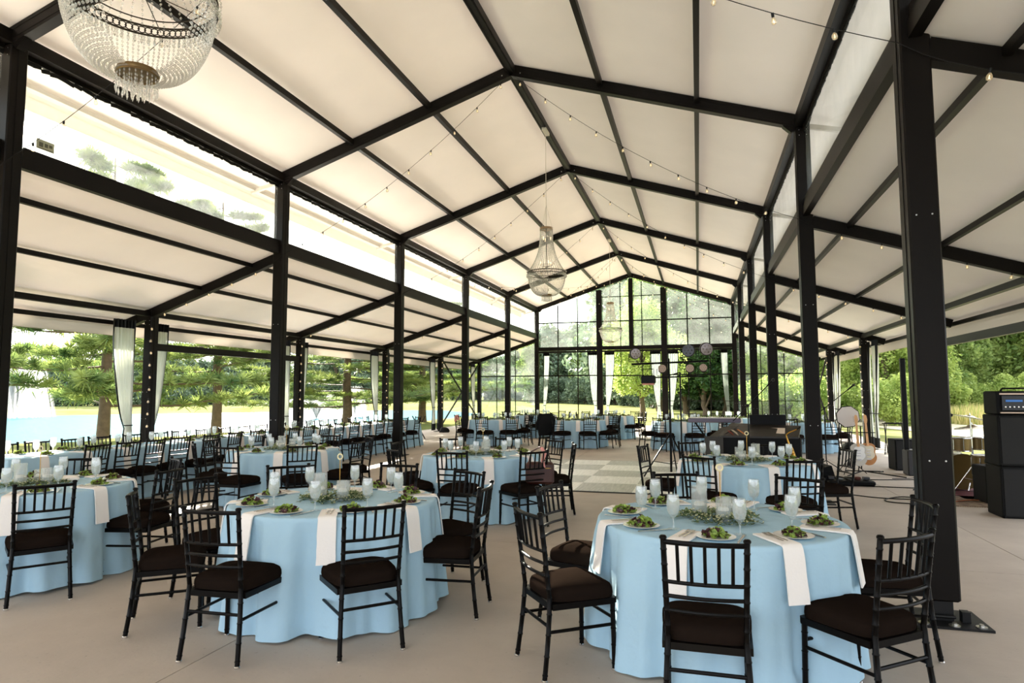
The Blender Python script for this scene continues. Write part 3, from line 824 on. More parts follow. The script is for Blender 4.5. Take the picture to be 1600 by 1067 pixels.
# long banquet tables on the lake side
ORDN = ['first', 'second', 'third', 'fourth', 'fifth', 'sixth', 'seventh', 'eighth', 'ninth', 'tenth', 'eleventh', 'twelfth', 'thirteenth', 'fourteenth', 'fifteenth', 'sixteenth', 'seventeenth', 'eighteenth', 'nineteenth', 'twentieth',
        'twenty-first', 'twenty-second', 'twenty-third', 'twenty-fourth', 'twenty-fifth']
BX = -8.56
def rect_cloth(seed, wx, ly, h=.77):
    """floor-length cloth over a rectangular table with soft folds"""
    rnd = random.Random(seed); per = []; n_ = 260; hx, hy = wx/2, ly/2; P_ = 2*(wx+ly)
    for i in range(n_):
        s_ = i/n_*P_; 
        if s_ < wx: p = (-hx+s_, -hy, 0, -1)
        elif s_ < wx+ly: p = (hx, -hy+(s_-wx), 1, 0)
        elif s_ < 2*wx+ly: p = (hx-(s_-wx-ly), hy, 0, 1)
        else: p = (-hx, hy-(s_-2*wx-ly), -1, 0)
        per.append((*p, s_))
    ph = [rnd.uniform(0, 6.28) for _ in range(3)]; vs = []; rows = [(0, h, 0), (.008, h-.01, .02)]+[(.012+.05*t/8, h-.02-(h-.028)*t/8, .08+.92*(t/8)**.8) for t in range(1, 9)]
    for off, z, k in rows:
        for x, y, nx, ny, s_ in per:
            cx_ = max(-1, min(1, x/hx)); cy_ = max(-1, min(1, y/hy))
            ex = nx; ey = ny
            if abs(abs(x)-hx) < .12 and abs(abs(y)-hy) < .12: ex, ey = math.copysign(.75, x), math.copysign(.75, y)
            f_ = (.5*math.sin(s_*17+ph[0])+.35*math.sin(s_*29+ph[1])+.4*math.sin(s_*9+ph[2]))
            q = off+k*.028*f_+(.05*k if abs(ex) == .75 else 0)
            vs.append((x+ex*q, y+ey*q, z))
    fs = []
    for r_ in range(len(rows)-1):
        for i in range(n_):
            j = (i+1) % n_; fs.append((r_*n_+i, (r_+1)*n_+i, (r_+1)*n_+j, r_*n_+j))
    c = len(vs); vs.append((0, 0, h)); fs += [(c, i, (i+1) % n_) for i in range(n_)]
    return MB().add(vs, fs)
P_rt = empty('banquet_table'); MB().bx(-.37, .37, -1.2, 1.2, .735, .762).build('tabletop', mat('table_top_b', (170, 150, 120), .6), P_rt)
for sx in (-.3, .3):
    for sy in (-1, 1): MB().tube([(sx, sy, 0), (sx, sy, .735)], .015, 8).build('leg', CHROME, P_rt)
index_kids()
RC = rect_cloth(5, .77, 2.42).build('tablecloth', CLOTH, None, 60); rcu = [False]
by = [6.05+1.22+2.46*i for i in range(5)]
for i, y in enumerate(by):
    place(P_rt, (BX, y, 0), 0, 'long folding table hidden under cloth, %s of the lakeside row from the camera' % ORDN[i], 'table', 'long banquet tables')
    put(RC, rcu, (BX, y, 0), 0 if i % 2 == 0 else PI, 'blue-white cloth on the %s long table of the lakeside row from the camera' % ORDN[i], 'tablecloth', 'banquet tablecloths')
nu = [6.98, 7.5, 7.97, 8.5, 9.12, 9.75, 10.35, 10.95, 11.45, 11.98, 12.6, 13.25, 13.9, 14.45, 15.15, 15.8, 16.6, 17.5]
fu_ = [6.75, 7.25, 7.8, 8.28, 8.9, 9.45, 9.95, 10.5, 11.1, 11.7, 12.3, 12.9, 13.5, 14.2, 14.8, 15.5, 16.2, 17.0]
for i, y in enumerate(nu):
    chair_at_rail(-7.83+random.uniform(-.04, .04), y, PI+random.uniform(-.1, .1), '%s black chair from the camera on the aisle side of the long lakeside tables' % ORDN[i], 'aisle-side banquet chairs', i > 5)
for i, y in enumerate(fu_):
    chair_at_rail(-9.27+random.uniform(-.04, .04), y, random.uniform(-.1, .1), '%s black chair from the camera on the lake side of the long tables' % ORDN[i], 'lake-side banquet chairs', i > 3)
for i in range(18):
    for s_, nm in ((1, 'aisle'), (-1, 'lake')):
        y = 6.5+.63*i
        q = Vector((BX+s_*.12, y+.1*s_, TH+.003)); lb = '%s place on the %s side of the long lakeside tables' % (ORDN[i], nm)
        place(P_gob, q, 0, 'ice water goblet at the '+lb, 'goblet', 'banquet goblets')
        n0 = Vector((BX+s_*.115, y, TH+.003)); o = place(P_nap, n0, -PI/2*s_, 'white napkin at the '+lb, 'napkin', 'banquet napkins')
        place(P_plate, (BX+s_*.24, y+.16, TH+.002), 0, 'white plate at the '+lb, 'plate', 'banquet plates')
        if i % 1 == 0: place(P_sal[i % 3], (BX+s_*.24, y+.16, TH+.002), i, 'salad at the '+lb, 'salad', 'banquet salads')
for i, y in enumerate(by):
    place(P_green[i % 2], (BX, y+.2, TH+.003), i, 'eucalyptus leaves on the %s long table of the lakeside row from the camera' % ORDN[i], 'greenery', 'table greenery')
# ---------------------------------------------------------------- chandeliers
def make_chandelier():
    t = empty('chandelier')
    rnd = random.Random(3)
    RR, RC_, RB = .385, .13, .10
    # z = 0 at the big ring
    m = MB()
    for z in (.0, .055):
        m.torus(RR, .006, 64, 6, (0, 0, z))
    for i in range(72):
        a = 2*PI*i/72; b = 2*PI*(i+.5)/72
        m.torus(.020, .0035, 8, 4, (RR*math.cos(a), RR*math.sin(a), .028), Matrix.Rotation(a, 3, 'Z') @ Matrix.Rotation(R(90), 3, 'Y'))
    m.torus(RR-.05, .004, 48, 5, (0, 0, .07))
    for i in range(6):
        a = PI*i/3; m.tube([(RR*math.cos(a), RR*math.sin(a), .03), (.02*math.cos(a), .02*math.sin(a), .06)], .003, 4)
    m.build('ring_band', ANTIQ, t)
    m = MB()
    for z in (.93, .965): m.torus(RC_, .006, 32, 6, (0, 0, z))
    for i in range(4):
        a = PI*i/2; m.tube([(RC_*math.cos(a), RC_*math.sin(a), .965), (0, 0, 1.0)], .004, 4)
    m.torus(RC_-.02, .02, 32, 4, (0, 0, .945)); m.build('crown_ring', mat('crown_champagne', (176, 150, 120), .4, .6), t)
    m = MB()
    for i in range(40):      # upper bead chains, crown to ring
        a = 2*PI*i/40
        for j in range(44):
            t_ = j/43; z = .93*(1-t_)+.06*t_; r_ = RC_-.005+(RR-RC_)*(t_**2.6)*.98
            m.octa((r_*math.cos(a), r_*math.sin(a), z), .0085, .011)
    m.build('upper_bead_chains', CRYST, t)
    m = MB()
    for i in range(68):      # basket chains, ring to bottom cup
        a = 2*PI*i/84
        for j in range(23):
            ph = (j/22)*PI/2; r_ = RB+(RR-.01-RB)*math.cos(ph)**.8; z = -.40*math.sin(ph)**1.15-.02
            m.octa((r_*math.cos(a), r_*math.sin(a), z), .0095, .0115)
    m.build('basket_bead_chains', CRYST, t)
    m = MB()
    for i in range(72):      # pear drops around the ring
        a = 2*PI*i/72; x, y = (RR+.016)*math.cos(a), (RR+.016)*math.sin(a)
        m.octa((x, y, -.005), .010, .018); m.octa((x, y, -.035), .012, .022); m.octa((x, y, .06), .009, .012)
    m.build('ring_drops', CRYST, t)
    m = MB(); m.lathe([(0, -.40), (RB, -.40), (RB+.004, -.415), (RB, -.43), (.05, -.435), (0, -.43)], 32); m.torus(RB, .006, 32, 6, (0, 0, -.43)); m.build('bottom_cup', mat('cup_antique_gold', (120, 96, 60), .35, .8), t)
    m = MB()
    for k, (q, n_) in enumerate(((RB, 22), (.06, 14), (.025, 6))):
        for i in range(n_):
            a = 2*PI*i/n_+k
            for j in range(3): m.octa((q*math.cos(a), q*math.sin(a), -.445-.022*j-k*.008), .006, .011)
            m.octa((q*math.cos(a), q*math.sin(a), -.52-k*.008), .008, .024)
    m.build('bottom_drops', CRYST, t)
    m = MB(); m.tube([(0, 0, .05), (0, 0, .98)], .006, 6); m.torus(.09, .004, 24, 5, (0, 0, .70)); m.torus(.12, .004, 24, 5, (0, 0, .20))
    for i in range(6):
        a = PI*i/3
        for q, z in ((.09, .70), (.12, .20)): m.tube([(0, 0, z-.05), (q*math.cos(a), q*math.sin(a), z)], .003, 4)
    m.build('centre_stem', ANTIQ, t)
    for i in range(6):
        a = PI*i/3; q, z = ((.09, .70), (.12, .20))[i % 2]
        m = MB(); m.lathe([(.006, 0), (.006, .03), (.011, .045), (.010, .06), (0, .085)], 8, (q*math.cos(a), q*math.sin(a), z)); m.build('candle_bulb', BULB, t)
    return t
ch = make_chandelier()
index_kids()
spots = [(2.72, 3.74, 'large crystal basket chandelier in the top left corner, nearest the camera'), (12.69, 3.96, 'crystal basket chandelier hanging mid-ceiling, second from the camera'), (22.69, 3.76, 'smallest crystal chandelier hanging in front of the gable windows')]
def hang_bits(t, top):
    m = MB(); z0 = 1.0
    m.tube([(0, 0, z0), (0, 0, top)], .006, 6)
    for a in (0, 2.1, 4.2): m.tube([(.12*math.cos(a), .12*math.sin(a), .965), (0, 0, z0+.45)], .0025, 4)
    m.box((0, 0, top-.02), (.09, .34, .07)); m.build('hanging_cord', mat('cord_ivory', (214, 206, 190), .6) if 'cord_ivory' not in bpy.data.materials else bpy.data.materials['cord_ivory'], t)
cs = [ch, copy_tree(ch), copy_tree(ch)]
for c, (y, z, lb) in zip(cs, spots):
    c.location = (XC+.02, y, z); tag(c, lb, 'chandelier', 'crystal chandeliers'); hang_bits(c, zm(0)-.17-z)
c = cs[0]

# ---------------------------------------------------------------- string lights
def bulb_mb():
    m = MB(); m.m = 0; m.lathe([(.0, .0), (.011, .0), (.011, -.03), (.008, -.034)], 8)
    m.m = 1; m.lathe([(.008, -.034), (.018, -.05), (.022, -.066), (.018, -.083), (0, -.092)], 10)
    return m
PB = bulb_mb().build('bulb', [FRAMEB, BULBG]); PBm = PB.data
fil = MB(); fil.lathe([(0, -.045), (.004, -.055), (.004, -.075), (0, -.08)], 6); PF = fil.build('filament', emit('filament', (255, 214, 160), 2))
bpy.data.objects.remove(PB); FM = PF.data; bpy.data.objects.remove(PF)
BULBMAT = bpy.data.materials['bulb_glass']
def strand(p0, p1, sag, label, sp=.5, extra=None):
    t = empty('string_light', p0); p0 = Vector(p0); p1 = Vector(p1)
    L_ = (p1-p0).length; n_ = max(6, int(L_/.25)); pts = []
    def at(u): return (p1-p0)*u+Vector((0, 0, -sag*4*u*(1-u)))
    pts = [at(i/n_) for i in range(n_+1)]
    pos = [at(u) for u in [(.35+i)*sp/L_ for i in range(int(L_/sp))] if u < .98]
    for seg in (extra or []):
        a, b = Vector(seg[0])-p0, Vector(seg[1])-p0; k = max(2, int((b-a).length/.3))
        pts += [a+(b-a)*i/k+Vector((0, 0, -.015*(i % 2))) for i in range(k+1)]
        q = int((b-a).length/seg[2]); pos += [a+(b-a)*((i+.5)/q) for i in range(q)]
    MB().tube(pts, .0035, 5).build('cable', FRAMEB, t)
    for p in pos:
        o = bpy.data.objects.new('bulb', PBm); COL.objects.link(o); o.parent = t; o.location = p; o.rotation_euler = (random.uniform(-.2, .2), random.uniform(-.2, .2), 0)
        f_ = bpy.data.objects.new('filament', FM); COL.objects.link(f_); f_.parent = o
    return tag(t, label, 'string light', 'festoon bulb strings')
for k in range(0, 6):
    y = YF[k]-.03
    for s_ in (-1, 1):
        a = (XC+s_*.03, y, RH+.0); b = (XC+s_*(W-.02), y, 4.12)
        ex = []
        dx = WO-.05
        ex.append(((XC+s_*(W-.02), y, 4.12), (XC+s_*(W+CW+.1), y+.02, LH-.03), .6))
        ex.append(((XC+s_*(W+CW+.1), y+.02, LH-.03), (XC+s_*dx, y+.02, OH+.02), .5))
        if k in (1, 2, 3, 4): ex.append(((XC+s_*(WO-.02), y+.02, OH-.05), (XC+s_*(WO-.02), y+.02, .9), .22))
        strand(a, b, .28, 'drooping bulb string on the %s half of the frame %s' % (SIDE[s_], ORD[k]), .5, ex)
strand((XC, YF[4]+.1, RH-.02), (XC-W+.1, YF[5]-.1, 5.3), .35, 'loose bulb string crossing the last bay on the left', .6)
strand((XC, YF[4]+.1, RH-.02), (XC+W-.1, YF[5]-.1, 5.3), .35, 'loose bulb string crossing the last bay on the right', .6)
strand((XC-W+.1, YF[3], 5.2), (XC, YF[5]-.1, RH-.1), .3, 'loose bulb string rising from the fourth left column to the gable', .7)
strand((XC-W+.1, YG-.05, EH-.02), (XC, YG-.05, RH-.02), .0, 'bulb string along the left gable rafter', .62)
strand((XC+W-.1, YG-.05, EH-.02), (XC, YG-.05, RH-.02), .0, 'bulb string along the right gable rafter', .62)

# ---------------------------------------------------------------- gathered curtains
def curtain(x, y, along, ztop, zt, wtop, wt, off, label, cm=None):
    """clear sheer with a black header and border, gathered at the top and pulled in at zt; along = unit vector of the track"""
    t = empty('curtain', (x, y, 0)); tag(t, label, 'curtain', 'tied clear curtains')
    ax = Vector((along[0], along[1], 0)); nx = Vector((-along[1], along[0], 0))
    def sheet(u0, u1, z0, z1, N=40, M_=16):
        m = MB(); vs = []
        for i in range(M_+1):
            z = z0+(z1-z0)*i/M_
            if z >= zt: k = (z-zt)/(ztop-zt); k = min(1, k*1.25)**.55; wd = wt+(wtop-wt)*k; c = off*k
            else: k = (zt-z)/zt; wd = wt+(wtop*.62-wt)*min(1, k*1.5); c = 0
            for lay in (0, 1):
                for j in range(N+1):
                    u = u0+(u1-u0)*j/N
                    p = ax*(c+(u-.5)*wd)+nx*(.045*math.sin(u*6.28*6+.6*math.sin(z*1.3))*(.5+.5*min(1, wd/.4))+.006*lay)
                    vs.append((p.x, p.y, z))
        fs = []; r_ = 2*(N+1)
        for i in range(M_):
            for j in range(N):
                a = i*r_+j; fs.append((a, a+1, a+r_+1, a+r_)); b = a+N+1; fs.append((b, b+r_, b+r_+1, b+1))
            fs += [(i*r_, i*r_+r_, i*r_+r_+N+1, i*r_+N+1), (i*r_+N, i*r_+2*N+1, i*r_+r_+2*N+1, i*r_+r_+N)]
        for a0 in (0, M_*r_):
            for j in range(N): fs.append((a0+j, a0+N+1+j, a0+N+2+j, a0+j+1))
        return m.add(vs, fs)
    b0 = .06
    sgn = 1 if off >= 0 else 0
    sheet(b0, 1-b0, .32, ztop-.16).build('sheer_panel', cm or CURT, t, 60)
    sheet(0, 1, ztop-.16, ztop, 40, 3).build('header', FRAMEB, t, 60)
    sheet(0, b0, .05, ztop-.16, 5, 16).build('border', FRAMEB, t, 60)
    sheet(1-b0, 1, .05, ztop-.16, 5, 16).build('border', FRAMEB, t, 60)
    sheet(b0, 1-b0, .05, .32, 40, 4).build('hem_band', FRAMEB, t, 60)
    m = MB(); q = []
    for i in range(17):
        a = 2*PI*i/16; p = ax*(wt*.55*math.cos(a))+nx*(.07*math.sin(a)); q.append((p.x, p.y, zt))
    m.tube(q, .012, 6); m.build('tie_back', FRAMEB, t)
    return t
for k in range(0, 6):
    for s_ in (-1, 1):
        x = XC+s_*(WO+.28); y = YF[k]
        fb = 'left' if s_ < 0 else 'right'
        if k < 6: curtain(x, y-.17, (0, 1), 3.0, .98, .46, .13, -.17, 'tied clear curtain on the camera side of the %s outer column %s' % (fb, ORD[k]))
        if k < 5: curtain(x, y+.37, (0, 1), 3.0, .98, .40, .12, .14, 'tied clear curtain on the far side of the %s outer column %s' % (fb, ORD[k]))
for x, sg, nm in ((XC-W+.22, 1, 'by the left corner column'), (XC-1.72, -1, 'left of the left gable post'), (XC-1.16, 1, 'right of the left gable post'), (XC+1.18, -1, 'left of the right gable post'), (XC+1.72, 1, 'right of the right gable post'), (XC+W-.22, -1, 'by the right corner column')):
    curtain(x, YG+.22, (1, 0), 3.5, .98, .48 if 'post' in nm else .30, .12, .12*sg, 'tied clear gable curtain '+nm, CURTG)

# ---------------------------------------------------------------- band gear
# light tree
t = empty('lighting_stand', (-.52, 12.6, 0)); tag(t, 'black tripod lighting stand with two crossbars behind the second-row right table', 'light stand')
MB().tube([(0, 0, .1), (0, 0, 1.2)], .022, 10).tube([(0, 0, 1.2), (0, 0, 2.22)], .016, 10).build('pole', BLACKP, t)
MB().tube([(.20, -.1, .45), (.20, -.1, 1.95)], .014, 8).tube([(.20, -.1, 1.95), (0, 0, 1.9)], .012, 6).build('side_pole', BLACKP, t)
MB().tube([(-.70, 0, 2.12), (.70, 0, 2.16)], .019, 8).build('top_bar', BLACKP, t)
MB().tube([(-.35, 0, 1.86), (.62, 0, 1.88)], .014, 8).build('lower_bar', BLACKP, t)
for i, a in enumerate((R(200), R(320), R(80))):
    MB().tube([(0, 0, .82), (.52*math.cos(a), .52*math.sin(a), .02)], .014, 6).tube([(0, 0, .25), (.33*math.cos(a), .33*math.sin(a), .30)], .008, 6).build('leg', BLACKP, t)
def disc_light(loc, rz, tilt, r_, label, face):
    l = empty('stage_light', loc, rz); tag(l, label, 'stage light', 'stage lights on the stand')
    M = Matrix.Rotation(tilt, 3, 'X') @ Matrix.Rotation(R(90), 3, 'X')
    MB().lathe([(0, -.08), (r_*.7, -.08), (r_, -.04), (r_, .02), (r_*.96, .025), (0, .025)][:5], 24, (0, 0, 0), M).build('housing', BLACKP, l)
    m = MB(); m.lathe([(0, .02), (r_*.9, .02), (r_*.9, .034), (0, .036)], 24, (0, 0, 0), M)
    m.build('lens', face, l)
    m = MB(); 
    for i in range(7):
        a = 2*PI*i/6; q = 0 if i == 6 else r_*.55; v = M @ Vector((q*math.cos(a), q*math.sin(a), .04)); m.octa(v, r_*.12)
    m.build('led_cluster', STEEL, l)
    m = MB(); m.tube([(-r_-.02, 0, 0), (-r_-.02, 0, -r_-.05), (r_+.02, 0, -r_-.05), (r_+.02, 0, 0)], .008, 6); m.build('yoke', BLACKP, l)
LENSA = mat('lens_smoky', (150, 138, 144), .2, .6); LENSB = mat('lens_dark', (30, 26, 24), .12, .3); LENSC = mat('lens_amber_grey', (176, 152, 136), .5)
bx_, byy = -.52, 12.6
disc_light((bx_-.62, byy-.05, 2.32), .35, .1, .105, 'round silver-faced stage light at the left end of the top bar', LENSA)
disc_light((bx_+.36, byy-.05, 2.36), -.1, 0, .12, 'dark round stage light left of the pair on the right top bar', LENSB)
disc_light((bx_+.68, byy-.05, 2.38), .25, .1, .12, 'dark round stage light at the right end of the top bar', LENSA)
disc_light((bx_-.12, byy-.08, 2.02), .0, -.2, .08, 'small grey-faced can light just left of the pole', LENSC)
disc_light((bx_+.38, byy-.08, 2.02), .0, -.2, .08, 'small grey-faced can light under the right half of the bar', LENSC)
disc_light((bx_+.62, byy-.08, 2.03), .0, -.2, .075, 'small grey-faced can light nearest the right bar end', LENSC)
t = empty('effect_light', (bx_-.38, byy-.1, 1.82)); tag(t, 'boxy effect light with copper front hanging left of the pole', 'stage light')
MB().bevbox((0, 0, 0), (.26, .2, .16), .02).build('housing', BLACKP, t); MB().box((0, -.06, -.085), (.22, .16, .03)).build('front_panel', mat('copper_panel', (150, 96, 76), .3, .5), t)
MB().tube([(-.1, 0, .08), (-.1, 0, .2), (.1, 0, .2), (.1, 0, .08)], .008, 6).build('bracket', BLACKP, t)
# stage piano shell with papers
t = empty('piano', (1.02, 12.5, 0), 0); tag(t, 'black digital piano in an upright shell with papers on its slanted lid', 'piano')
m = MB(); m.bevbox((0, 0, .44), (1.35, .55, .72), .02); m.bx(-.66, -.56, -.3, .3, 0, .1); m.bx(.56, .66, -.3, .3, 0, .1); m.build('body', BLACKP, t)
m = MB(); m.add([(-.70, -.34, .78), (.62, -.34, .78), (.72, .10, .95), (-.45, .30, .98), (-.70, -.34, .81), (.62, -.34, .81), (.72, .10, .98), (-.45, .30, 1.01)], [(3, 2, 1, 0), (4, 5, 6, 7), (0, 1, 5, 4), (1, 2, 6, 5), (2, 3, 7, 6), (3, 0, 4, 7)]); m.build('lid', mat('lid_dull_black', (38, 33, 28), .4), t)
MB().bevbox((.18, .22, 1.06), (.62, .03, .22), .006).build('music_desk', BLACKP, t)
m = MB(); m.add([(-.66, -.36, .79), (-.95, -.40, .72), (-.62, .10, .93), (-.32, .05, .97), (-.66, -.36, .80), (-.95, -.40, .73), (-.62, .10, .94), (-.32, .05, .98)], [(0, 1, 2, 3), (7, 6, 5, 4), (0, 4, 5, 1), (1, 5, 6, 2), (2, 6, 7, 3), (3, 7, 4, 0)]); m.bx(-.93, -.62, -.41, -.38, .25, .8); m.build('side_flap', mat('flap_olive_black', (36, 32, 24), .5), t)
PAP = mat('paper_cream', (222, 204, 182), .8)
def paper(loc, rz, sz, label, m_=PAP, tilt=.36):
    o = MB().box((0, 0, 0), (sz[0], sz[1], .003)).build('sheet_music', m_, None, 0); o.location = loc; o.rotation_euler = (tilt, 0, rz); return tag(o, label, 'paper', 'papers on the piano')
paper((1.30, 12.40, .90), -.15, (.30, .24), 'cream sheet of paper on the right of the piano lid')
paper((.62, 12.30, .865), .5, (.05, .24), 'pale folded leaflet on the left of the piano lid', mat('leaflet_a', (170, 160, 140), .7))
paper((.72, 12.32, .875), .6, (.04, .22), 'orange-striped leaflet beside the pale one on the piano lid', mat('leaflet_b', (196, 120, 60), .7))
paper((.54, 12.28, .86), .45, (.035, .2), 'dark red leaflet at the left edge of the piano lid', mat('leaflet_c', (120, 48, 36), .7))
# keyboard on stand
t = empty('keyboard', (.28, 13.3, 0)); tag(t, 'silver-purple electronic keyboard on a stand behind the piano', 'keyboard')
MB().bevbox((0, 0, 1.04), (.98, .30, .09), .015).build('case', mat('keyboard_case', (92, 84, 96), .35, .4), t)
m = MB()
for i in range(36): m.bx(-.44+.0245*i, -.44+.0245*i+.022, -.16, -.04, 1.08, 1.095)
m.build('keys', WHITE, t)
m = MB()
for i in range(9): m.bx(-.4+.09*i, -.36+.09*i, .02, .07, 1.085, 1.095)
m.build('control_panel', STEEL, t)
m = MB()
for s_ in (-1, 1): m.tube([(s_*.36, -.12, 1.0), (-s_*.3, -.12, .02)], .014, 6); m.tube([(s_*.36, .12, 1.0), (-s_*.3, .12, .02)], .014, 6)
m.build('stand', BLACKP, t)
def mic_stand(x, y, h, tip, label, tail=None):
    t = empty('microphone_stand', (x, y, 0)); tag(t, label, 'microphone stand', 'microphone stands')
    MB().tube([(0, 0, .2), (0, 0, h)], .011, 8).build('upright', BLACKP, t)
    d = Vector(tip)-Vector((0, 0, h)); tl = Vector((0, 0, h))-d*.8
    MB().tube([tl, Vector(tip)], .008, 8).lathe([(0, 0), (.022, 0), (.022, .05), (0, .05)], 8, (0, 0, h-.02)).build('boom', BLACKP, t)
    dn = d.normalized(); e_ = Vector(tip); m = MB(); m.tube([e_, e_+dn*.12], [.012, .017], 10); m.build('microphone', BLACKP, t)
    m = MB(); g = e_+dn*.145; m.lathe([(0, -.028), (.02, -.02), (.027, 0), (.02, .02), (0, .028)], 12, g); m.build('mic_grille', mat('grille_dark', (60, 60, 62), .4, .8) if 'grille_dark' not in bpy.data.materials else bpy.data.materials['grille_dark'], t)
    for i in range(3):
        a = 2*PI*i/3+.5; MB().tube([(0, 0, .22), (.34*math.cos(a), .34*math.sin(a), .015)], .009, 6).build('leg', BLACKP, t)
mic_stand(.80, 11.7, 1.35, (.30, -.15, 1.68), 'black microphone boom stand leaning over the piano')
mic_stand(2.42, 14.3, 1.25, (.42, -.1, 1.62), 'black microphone boom stand beside the octagonal reflector')
# octagonal reflector on a stand
t = empty('octagonal_reflector', (2.78, 14.0, 0)); tag(t, 'white octagonal disc on a thin stand beside the guitars', 'reflector')
oct_ = [(.205*math.cos(PI/8+i*PI/4+.1), .205*math.sin(PI/8+i*PI/4+.1)) for i in range(8)]
m = MB(); m.prism(oct_, -.035, .035); m.v = [(x, z, y+1.10) for x, y, z in m.v]; m.build('disc', mat('disc_white', (214, 205, 198), .6), t, 20)
m = MB(); q = [(x*1.03, .0, y*1.03+1.10) for x, y in oct_]; m.tube(q+[q[0]], .012, 6); m.build('rim', BLACKP, t)
MB().tube([(0, .03, .9), (0, .03, .15)], .012, 8).build('stem', BLACKP, t)
for i in range(3):
    a = 2*PI*i/3; MB().tube([(0, .03, .3), (.3*math.cos(a), .03+.3*math.sin(a), .012)], .008, 6).build('leg', BLACKP, t)
# guitars on a double stand
def guitar(loc, rz, body, pick, neckc, label):
    t = empty('electric_guitar', loc, rz); tag(t, label, 'guitar', 'guitars on the stand')
    pts = []
    for i in range(48):
        a = 2*PI*i/48; x = .155*math.cos(a); z = .21*math.sin(a)
        x *= (1-.22*math.exp(-((z-.02)/.06)**2)); 
        if z > .10: z += .05*(abs(math.cos(a)))**1.5
        pts.append((x, z))
    m = MB(); m.prism(pts, -.022, .022); m.v = [(x, z, y+.27) for x, y, z in m.v]; m.build('body', body, t, 30)
    pk = [(x*.68+.015, y*.62+.03) for x, y in pts]; m = MB(); m.prism(pk, -.027, -.022); m.v = [(x, z, y+.27) for x, y, z in m.v]; m.build('pickguard', pick, t, 30)
    m = MB()
    for z in (.25, .30, .35): m.bx(-.035, .035, -.036, -.026, z-.008, z+.008)
    m.bx(-.04, .04, -.036, -.026, .16, .19); m.build('pickups', STEEL, t)
    m = MB(); m.add([(-.022, -.035, .42), (.022, -.035, .42), (.017, -.03, .86), (-.017, -.03, .86), (-.022, -.012, .42), (.022, -.012, .42), (.017, -.01, .86), (-.017, -.01, .86)], [(0, 1, 2, 3), (7, 6, 5, 4), (0, 4, 5, 1), (1, 5, 6, 2), (2, 6, 7, 3), (3, 7, 4, 0)]); m.build('neck', neckc, t)
    m = MB(); m.prism([(-.022, .86), (.022, .86), (.034, .93), (.024, 1.01), (-.01, 1.03), (-.028, .99), (-.025, .9)], -.008, .008); m.v = [(x, z-.018, y) for x, y, z in m.v]; m.build('headstock', neckc, t)
    m = MB()
    for i in range(6): m.octa((-.045, -.02, .90+.02*i), .008)
    m.build('tuners', CHROME, t)
    t.rotation_euler = (R(-8), 0, rz)
    return t
MAPLE = mat('maple', (212, 158, 104), .4, var=.12, scale=6)
guitar((2.90, 13.75, .12), .05, mat('guitar_white', (196, 190, 178), .25), mat('pickguard_white', (232, 230, 226), .3), MAPLE, 'pale electric guitar with white pickguard, left one on the stand')
guitar((3.11, 13.95, .12), .1, mat('guitar_natural', (176, 118, 62), .3), mat('pickguard_cream', (214, 204, 180), .3), MAPLE, 'honey-brown electric guitar behind the pale one on the stand')
t = empty('guitar_stand', (2.99, 13.85, 0)); tag(t, 'black folding guitar stand holding two electric guitars', 'guitar stand')
MB().tube([(0, .18, .1), (0, .12, .92)], .013, 6).tube([(-.3, .1, .80), (.25, .1, .80)], .010, 6).build('upright', BLACKP, t)
MB().tube([(-.28, .08, .06), (-.28, -.2, .10)], .012, 6).tube([(.28, .08, .06), (.28, -.2, .10)], .012, 6).tube([(-.3, .08, .07), (.3, .08, .07)], .012, 6).build('cradle', BLACKP, t)
MB().tube([(0, .1, .07), (.62, -.35, .02)], .012, 6).build('leg', BLACKP, t); MB().tube([(0, .1, .07), (-.35, -.35, .02)], .012, 6).build('leg', BLACKP, t); MB().tube([(0, .1, .5), (0, .45, .02)], .012, 6).build('leg', BLACKP, t)
# saxophone
t = empty('saxophone', (1.53, 11.9, 0), .3); tag(t, 'brass saxophone leaning on a stand right of the piano', 'saxophone')
BR = mat('sax_brass', (206, 158, 70), .25, .9)
m = MB(); m.tube([(-.12, 0, .80), (-.06, 0, .62), (.04, 0, .36), (.12, 0, .15), (.18, 0, .10), (.23, 0, .16), (.25, -.02, .30), (.27, -.04, .40)], [.012, .018, .028, .036, .042, .048, .055, .085], 12); m.build('body', BR, t)
m = MB(); m.tube([(-.12, 0, .80), (-.13, 0, .86), (-.08, 0, .90), (0, 0, .93), (.05, 0, .95)], [.012, .012, .011, .010, .009], 8); m.build('neck', BR, t)
MB().tube([(.05, 0, .95), (.12, 0, .99)], [.011, .007], 8).build('mouthpiece', BLACKP, t)
m = MB()
for i in range(10): m.lathe([(0, 0), (.018, 0), (.018, .006), (0, .008)], 8, (-.07+.018*i, -.03, .66-.05*i), Matrix.Rotation(R(90), 3, 'X'))
m.tube([(-.05, -.03, .66), (.10, -.045, .20)], .004, 5); m.build('keys', BR, t)
m = MB(); m.tube([(.1, .05, .02), (.0, .05, .4)], .01, 6); m.tube([(-.15, .15, .015), (.3, .15, .015)], .01, 6); m.tube([(.1, -.2, .015), (.1, .15, .015)], .01, 6); m.build('stand', BLACKP, t)
